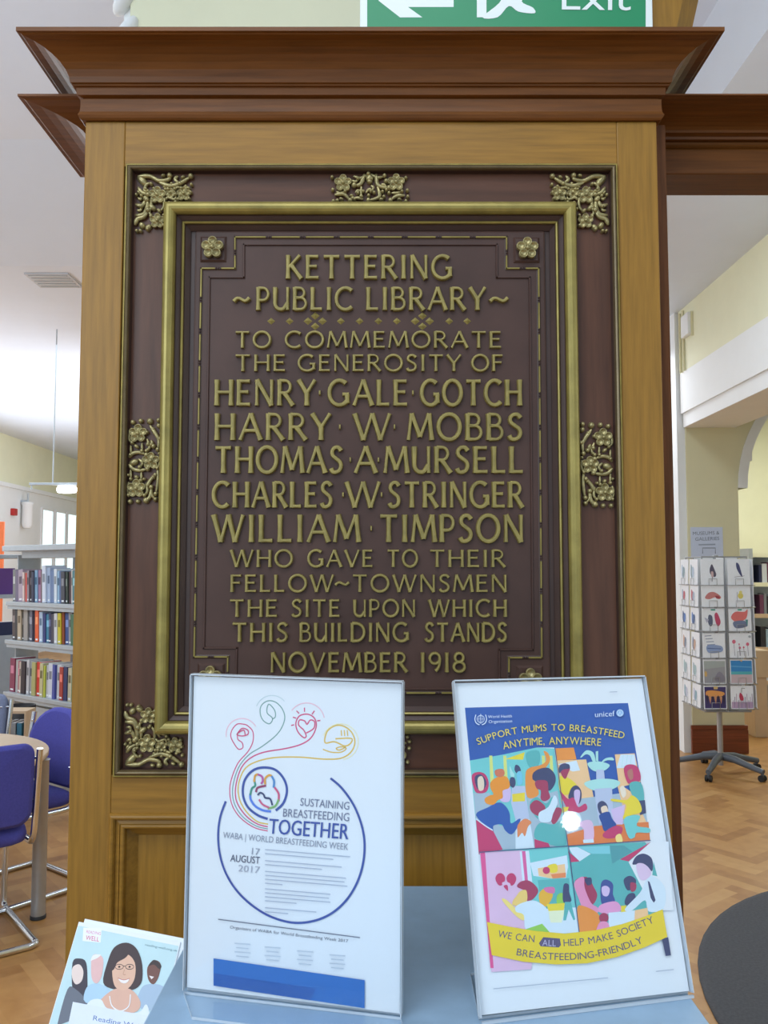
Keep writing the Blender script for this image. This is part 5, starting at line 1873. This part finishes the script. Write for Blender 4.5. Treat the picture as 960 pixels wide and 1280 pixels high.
tag(mb.build('ceiling_vent'), 'square grey vent in the white ceiling of the left hall', 'vent')

# ------------------------------------------------------------------ right hall: rug, card spinner, notice, alarm box, shelves
rug = thing('rug', 'dark grey oval rug with bound edge on the parquet at lower right', 'rug', (2.40, 2.90, 0))
mb = MB()
mb.lathe((0, 0, 0), [(1.12, 0.0), (1.12, 0.010), (1.0, 0.011), (0.0005, 0.011)], M['rug'], 64)
mb.v = [(x * 1.06, y * 1.21, z) for x, y, z in mb.v]
mb.build('pile', None, rug)
mb = MB()
mb.lathe((0, 0, 0), [(1.10, 0.0), (1.19, 0.0), (1.19, 0.008), (1.17, 0.012), (1.12, 0.012)], M['rug_edge'], 64)
mb.v = [(x * 1.06, y * 1.21, z) for x, y, z in mb.v]
mb.build('edge_binding', None, rug)

SC = (2.575, 6.60)
HS = 0.205
spn = thing('card_spinner', 'revolving wire greeting-card spinner on a castored star base right of the pier', 'card rack', (SC[0], SC[1], 0))
mb = MB()
mb.tube([(0, 0, 0.06), (0, 0, 1.66)], 0.021, M['silver_paint'], 14)
mb.build('pole', None, spn)
for k in range(5):
    a = math.radians((-126, -54, 18, 90, 162)[k])
    d = Vector((math.cos(a), math.sin(a), 0))
    mb = MB()
    mb.tube([d * 0.01 + Vector((0, 0, 0.125)), d * 0.12 + Vector((0, 0, 0.12)), d * 0.27 + Vector((0, 0, 0.085)), d * 0.345 + Vector((0, 0, 0.07))], [0.03, 0.027, 0.022, 0.02], M['dark_grey'], 12)
    arm = mb.build('base_arm', None, spn)
    mb = MB()
    sd = Vector((-d.y, d.x, 0))
    for s in (-1, 1):
        c = d * 0.335 + sd * 0.014 * s + Vector((0, 0, 0.024))
        mb.tube([c - sd * 0.009, c + sd * 0.009], 0.024, M['black'], 14)
    mb.tube([d * 0.335 + Vector((0, 0, 0.024)), d * 0.335 + Vector((0, 0, 0.07))], 0.012, M['dark_grey'], 8)
    mb.build('castor', None, arm)
zr_top, zr_bot = 1.645, 0.49
mb = MB()
HI = HS - 0.035
for i, z in enumerate([zr_bot + 0.0, zr_top]):
    for (ax, ay), (bx_, by_) in (((-HI, -HI), (HI, -HI)), ((HI, -HI), (HI, HI)), ((HI, HI), (-HI, HI)), ((-HI, HI), (-HI, -HI))):
        mb.tube([(ax, ay, z), (bx_, by_, z)], 0.006, M['silver_paint'], 6)
for ax in (-HI, 0, HI):
    for ay in (-HI, 0, HI):
        if ax or ay:
            mb.tube([(ax, ay, zr_bot), (ax, ay, zr_top)], 0.005, M['silver_paint'], 6)
mb.box(-HI, HI, -HI, HI, zr_bot - 0.004, zr_bot + 0.004, M['silver_paint'])
mb.box(-0.004, 0.004, -HI, HI, zr_bot, zr_top, M['white_paint'])
mb.box(-HI, HI, -0.004, 0.004, zr_bot, zr_top, M['white_paint'])
mb.build('frame', None, spn)
rowsz = [PX(905, y, SC[1] - HS)[1] for y in (731, 758.5, 788.5, 822, 854.5, 886)]
hts = [(731 - 698), (758.5 - 731.5), (788.5 - 760), (822 - 791), (854.5 - 824), (886 - 857)]
hts = [h / F * (SC[1] - HS) for h in hts]
mb = MB()
for side in range(4):
    R4 = Matrix.Rotation(-side * PI / 2, 3, 'Z')
    for col in (0, 1):
        x0 = -HS + 0.012 + col * 0.2
        x1 = x0 + 0.17
        for z in rowsz:
            z = z - 0.004
            mb = MB()
            mb.tube([R4 @ Vector((x0, -HI, z)), R4 @ Vector((x0, -HS - 0.014, z)), R4 @ Vector((x1, -HS - 0.014, z)), R4 @ Vector((x1, -HI, z))], 0.0028, M['silver_paint'], 5)
            mb.tube([R4 @ Vector(((x0 + x1) / 2 - 0.03, -HS - 0.014, z)), R4 @ Vector(((x0 + x1) / 2 - 0.03, -HS - 0.014, z + 0.05)), R4 @ Vector(((x0 + x1) / 2 + 0.03, -HS - 0.014, z + 0.05)), R4 @ Vector(((x0 + x1) / 2 + 0.03, -HS - 0.014, z))], 0.0022, M['silver_paint'], 5)
            mb.build('wire_pocket', None, spn)


def card(w, h, art, lean=0.05):
    mb = MB()
    mb.box(-w / 2, w / 2, -0.001, 0.004, 0, h, cm((242, 244, 250)))
    fl2 = Flat(mb, lambda u, v: (u * w - w / 2, v * h), 0.0004, 0.0012)
    art(fl2)
    o = mb.build('greeting_card')
    return o


def cc(*c):
    return cm(c)


def art_bird(f):
    f.poly([(.5, .8), (.6, .62), (.68, .4), (.6, .3), (.42, .42), (.4, .62)], cc(90, 84, 104), True)
    f.poly([(.45, .5), (.55, .5), (.55, .3), (.47, .3)], cc(210, 180, 180), True)
    f.line([(.5, .3), (.48, .12)], .004, cc(120, 110, 120))


def art_perch(f):
    f.poly([(.4, .85), (.52, .8), (.6, .55), (.66, .3), (.55, .4), (.42, .62)], cc(76, 80, 124), True)
    f.line([(.3, .3), (.75, .35)], .003, cc(150, 140, 150))


def art_hedgehog(f):
    f.poly([(.15, .42), (.3, .65), (.55, .7), (.8, .55), (.86, .4), (.6, .45), (.35, .36)], cc(206, 130, 128), True)
    f.poly([(.62, .52), (.78, .5), (.82, .38), (.66, .4)], cc(170, 70, 80), True)


def art_chick(f):
    f.disc((.55, .52), .12, .14, cc(226, 210, 110))
    f.disc((.56, .68), .07, .08, cc(232, 218, 130))
    f.line([(.4, .2), (.4, .7)], .003, cc(150, 150, 170))


def art_pair(f):
    f.poly([(.3, .7), (.45, .65), (.46, .3), (.34, .2), (.26, .4)], cc(98, 104, 130), True)
    f.poly([(.56, .72), (.68, .8), (.82, .4), (.7, .2), (.6, .38)], cc(196, 76, 110), True)
    f.poly([(.4, .97), (.6, .97), (.6, .9), (.4, .9)], cc(90, 170, 150))
    f.poly([(.1, .6), (.3, .5), (.2, .35)], cc(190, 190, 210))


def art_cow(f):
    f.poly([(.1, .6), (.3, .85), (.7, .85), (.85, .95), (.8, .6), (.6, .45), (.3, .4)], cc(226, 120, 116), True)
    f.poly([(.2, .4), (.7, .45), (.8, .2), (.3, .12)], cc(120, 130, 160), True)
    f.poly([(.4, .97), (.6, .97), (.58, .9), (.42, .9)], cc(90, 170, 150))
    f.poly([(.72, .5), (.85, .5), (.82, .2)], cc(90, 150, 150))


def art_boats(f):
    for k in range(6):
        f.line([(.1 + .03 * k, .88 - .12 * k), (.4 + .05 * k, .9 - .12 * k)], .005, cc(140, 150, 180))
    f.poly([(.2, .5), (.8, .48), (.84, .25), (.25, .2)], cc(150, 168, 208), True)
    f.line([(.2, .38), (.8, .36)], .006, cc(90, 110, 160))


def art_poppies(f):
    for x, y, r in ((.2, .65, .08), (.45, .4, .05), (.8, .55, .07), (.62, .42, .04), (.42, .55, .03)):
        f.disc((x, y), r, r, cc(220, 110, 134))
        f.line([(x, y - r), (x + .02, .08)], .003, cc(150, 140, 160))
    f.disc((.9, .86), .06, .05, cc(170, 180, 190))


def art_beachgrey(f):
    f.poly([(.03, .03), (.97, .03), (.97, .93), (.03, .93)], cc(160, 160, 166))
    f.poly([(.03, .6), (.97, .7), (.97, .93), (.03, .93)], cc(170, 178, 176))
    f.disc((.1, .4), .06, .12, cc(214, 176, 110))
    f.poly([(.5, .25), (.7, .5), (.92, .3), (.9, .1), (.55, .1)], cc(140, 136, 150), True)


def art_sea(f):
    f.poly([(.03, .03), (.97, .03), (.97, .95), (.03, .95)], cc(206, 184, 190))
    f.poly([(.03, .42), (.97, .42), (.97, .95), (.03, .95)], cc(60, 140, 206))
    f.poly([(.03, .38), (.97, .38), (.97, .5), (.03, .5)], cc(90, 180, 190))
    f.line([(.03, .72), (.97, .68)], .008, cc(100, 170, 220))
    f.poly([(.42, .97), (.55, .97), (.52, .9)], cc(230, 190, 120))


def art_sunset(f):
    f.poly([(.03, .03), (.97, .03), (.97, .95), (.03, .95)], cc(66, 56, 110))
    f.poly([(.1, .75), (.3, .8), (.6, .78), (.9, .7), (.8, .55), (.15, .55)], cc(230, 160, 90), True)
    for k in range(7):
        f.poly([(.08 + .12 * k, .5), (.14 + .12 * k, .62 - .03 * (k % 3)), (.2 + .12 * k, .5), (.15 + .12 * k, .2)], cc(208, 150, 110) if k % 2 else cc(54, 44, 70))
    f.poly([(.42, .97), (.62, .97), (.6, .85), (.44, .85)], cc(220, 190, 130))


def art_meadow(f):
    f.poly([(.03, .03), (.97, .03), (.97, .3), (.03, .3)], cc(196, 170, 206))
    for k in range(12):
        f.line([(.06 + .08 * k, .05), (.1 + .075 * k, .38 + .14 * ((k * 7) % 3))], .004, cc(140, 120, 150) if k % 2 else cc(190, 160, 180))
    f.poly([(.4, .7), (.5, .6), (.55, .42), (.45, .35), (.36, .5)], cc(190, 60, 90), True)
    f.line([(.46, .7), (.48, .9), (.62, .88)], .004, cc(110, 110, 90))


def art_pale(cols):
    def g(f):
        for i, c_ in enumerate(cols):
            f.poly([(.2 + .2 * i, .8 - .1 * i), (.4 + .2 * i, .6), (.35 + .15 * i, .25), (.18 + .15 * i, .4)], c_, True)
        f.line([(.3, .1), (.3, .45)], .003, cc(130, 140, 150))
        f.line([(.65, .1), (.65, .5)], .003, cc(130, 140, 150))
    return g


FR = [('bird drawing in grey', art_bird, 'dark blue perched bird', art_perch), ('pink hedgehog shape', art_hedgehog, 'yellow chick', art_chick), ('grey and pink pair of birds', art_pair, 'coral and blue animal', art_cow),
      ('pale blue boats', art_boats, 'pink poppies', art_poppies), ('grey beach scene', art_beachgrey, 'bright blue sea and sand', art_sea), ('dark sunset with orange sky', art_sunset, 'lilac meadow with a red bird', art_meadow)]
RN = ('top', 'second', 'third', 'fourth', 'fifth', 'bottom')
for r in range(6):
    for col in (0, 1):
        o = card(0.168, hts[r] * 0.97, FR[r][col * 2 + 1])
        x = -HS + 0.097 + col * 0.2
        o.location = (SC[0] + x, SC[1] - HS - 0.004, rowsz[r] + 0.0)
        o.rotation_euler = (-0.03, 0, 0)
        tag(o, 'card with %s, spinner front, %s row, %s column' % (FR[r][col * 2], RN[r], ('left', 'right')[col]), 'greeting card', 'greeting cards on the spinner')
LA = [(cc(190, 205, 225), cc(150, 170, 180)), (cc(176, 186, 206), cc(196, 110, 120)), (cc(90, 110, 150), cc(110, 140, 200)), (cc(206, 170, 150), cc(140, 150, 170)), (cc(176, 200, 204), cc(170, 190, 200)), (cc(150, 180, 196), cc(200, 205, 225))]
for r in range(6):
    for col in (0, 1):
        o = card(0.168, hts[r] * 0.97, art_pale(LA[r] if col == 0 else LA[r][::-1]))
        yv = HS - 0.097 - col * 0.2
        o.location = (SC[0] - HS - 0.004, SC[1] + yv, rowsz[r])
        o.rotation_euler = (-0.03, 0, -PI / 2)
        tag(o, 'pale greeting card on the spinner left side, %s row, %s column' % (RN[r], ('far', 'near')[col]), 'greeting card', 'greeting cards on the spinner')
for r in range(6):
    for col in (0, 1):
        o = card(0.168, hts[r] * 0.97, art_pale((cc(90, 84, 150), cc(190, 70, 90)) if r % 2 else (cc(190, 60, 90), cc(90, 110, 170))))
        yv = -HS + 0.097 + col * 0.2
        o.location = (SC[0] + HS + 0.004, SC[1] + yv, rowsz[r])
        o.rotation_euler = (-0.03, 0, PI / 2)
        tag(o, 'colourful greeting card on the spinner right side, %s row, %s column' % (RN[r], ('near', 'far')[col]), 'greeting card', 'greeting cards on the spinner')

# paper notice on the pier, alarm box on the wall
YN = yA - 0.004
n0, n1 = PX(863, 659, YN), PX(904, 691, YN)
mb = MB()
mb.box(n0[0], n1[0], -0.002, 0.003, n1[1] - 0.05, n0[1], cm((206, 214, 236)))
nf = Flat(mb, lambda x, y: PX(x, y, YN), 0.0006, 0.0022)
nf.text('MUSEUMS &', 866, 669, 899, 668, 4.2, cm((120, 130, 150)))
nf.text('GALLERIES', 869, 676, 899, 675, 4.2, cm((120, 130, 150)))
nf.line([(873, 681), (894, 680.5)], 0.012, cm((160, 170, 190)))
nf.line([(878, 692), (878, 685), (894, 685), (894, 692)], 0.006, cm((110, 118, 135)))
o = mb.build('notice')
o.location = (0, YN - 0.0, 0)
tag(o, 'pale paper notice reading museums and galleries on the cream pier', 'notice')
ab = thing('alarm_box', 'white alarm box with cable conduits high on the right wall', 'alarm', (2.58, 6.9, EYE + 2.0))
y1_, y0_ = 2.58 * F / (862 - 480), 2.58 * F / (873 - 480)
mb = MB()
zc1, zc0 = EYE + (712 - 386) / F * 7.0, EYE + (712 - 414) / F * 7.0
mb.box(-0.045, 0, y0_ - 6.9, y1_ - 6.9 - 0.03, zc0 - EYE - 2.0, zc1 - EYE - 2.0, bev=0.008)
mb.build('box', M['white_paint'], ab)
mb = MB()
mb.box(-0.02, 0, y0_ - 6.9 - 0.012, y0_ - 6.9, zc0 - EYE - 2.02, zc1 - EYE - 2.0)
for dy in (0.28, 0.36):
    mb.tube([(-0.012, dy - 0.02, 0.22), (-0.012, dy - 0.02, -0.30)], 0.010)
mb.build('conduit', M['cream_shade'], ab)

# bookcase beyond the arch at the right edge
rb = thing('bookcase', 'pale bookcase at the right photo edge behind the card spinner', 'bookcase', (4.05, 9.3, 0))
mb = MB()
mb.box(-0.06, -0.02, -0.02, 0.3, 0.0, 1.78, M['grey_metal'])
mb.build('end_panel', None, rb)
for z in (1.72, 1.40, 1.06, 0.70, 0.34):
    mb = MB()
    mb.box(-0.02, 1.0, 0, 0.3, z - 0.03, z, M['white_paint'])
    mb.box(-0.02, 1.0, -0.01, 0, z - 0.035, z + 0.01, M['beech'] if z < 1.3 else M['cream'])
    mb.build('shelf', None, rb)
mb = MB()
mb.box(-0.02, 1.0, 0.28, 0.3, 0.0, 1.72, M['grey_metal'])
mb.build('back_panel', None, rb)
pal = [('navy', (44, 50, 84)), ('white', (206, 212, 220)), ('plum', (110, 60, 90)), ('grey', (130, 136, 146)), ('black', (46, 46, 56)), ('pale blue', (160, 190, 214))]
for zi, z in enumerate((1.40, 1.06, 0.70, 0.34)):
    x = 0.06
    for i in range(6):
        cn, c_ = pal[(i + zi * 2) % 6]
        w = 0.03 + 0.012 * ((i * 5 + zi) % 3)
        o = book('book', w, 0.2 + 0.015 * ((i + zi) % 3), 0.16, c_)
        o.location = (4.05 + x, 9.32, z + 0.0005)
        tag(o, '%s book, %s along the %s shelf of the right-hand bookcase' % (cn, ORD[i], RN[zi]), 'book', 'books in the right-hand bookcase')
        x += w + 0.004
kb = thing('display_box', 'pale wooden browsing box on the floor behind the card spinner', 'box', (3.42, 7.95, 0))
mb = MB()
mb.box(0, 0.16, 0, 0.3, 0.55, 0.80, M['beech'], bev=0.004)
mb.build('bin', None, kb)
mb = MB()
mb.box(0.02, 0.14, 0.02, 0.28, 0, 0.55, M['beech'], bev=0.004)
mb.build('stand', None, kb)

# round lamp on the foyer wall behind the viewer, whose glint shows in the right-hand sign holder
n2 = Vector((0.21802019, -0.93907329, 0.26554546))
pS = m2 @ Vector((*[uv2(712, 1027)[0]], 0, uv2(712, 1027)[1]))
dS = (pS - Vector((0, 0, EYE))).normalized()
nn2 = -(m2.to_3x3() @ Vector((0, 1, 0)))
rS = dS - 2 * dS.dot(nn2) * nn2
lp = pS + rS * 2.9
gl = thing('globe_lamp', 'round glowing globe lamp on a stand in the foyer behind the viewer', 'lamp', (lp.x, lp.y, 0))
mb = MB()
mb.ball((0, 0, lp.z), 0.034, 0.034, 0.034, M['spot_glow'], 20, 12)
mb.build('globe', None, gl)
mb = MB()
mb.tube([(0, 0, 0.02), (0, 0, lp.z - 0.034)], 0.012, M['silver_paint'], 10)
mb.build('stem', None, gl)
mb = MB()
mb.lathe((0, 0, 0), [(0.15, 0), (0.15, 0.015), (0.02, 0.03)], M['dark_grey'], 24)
mb.build('base', None, gl)
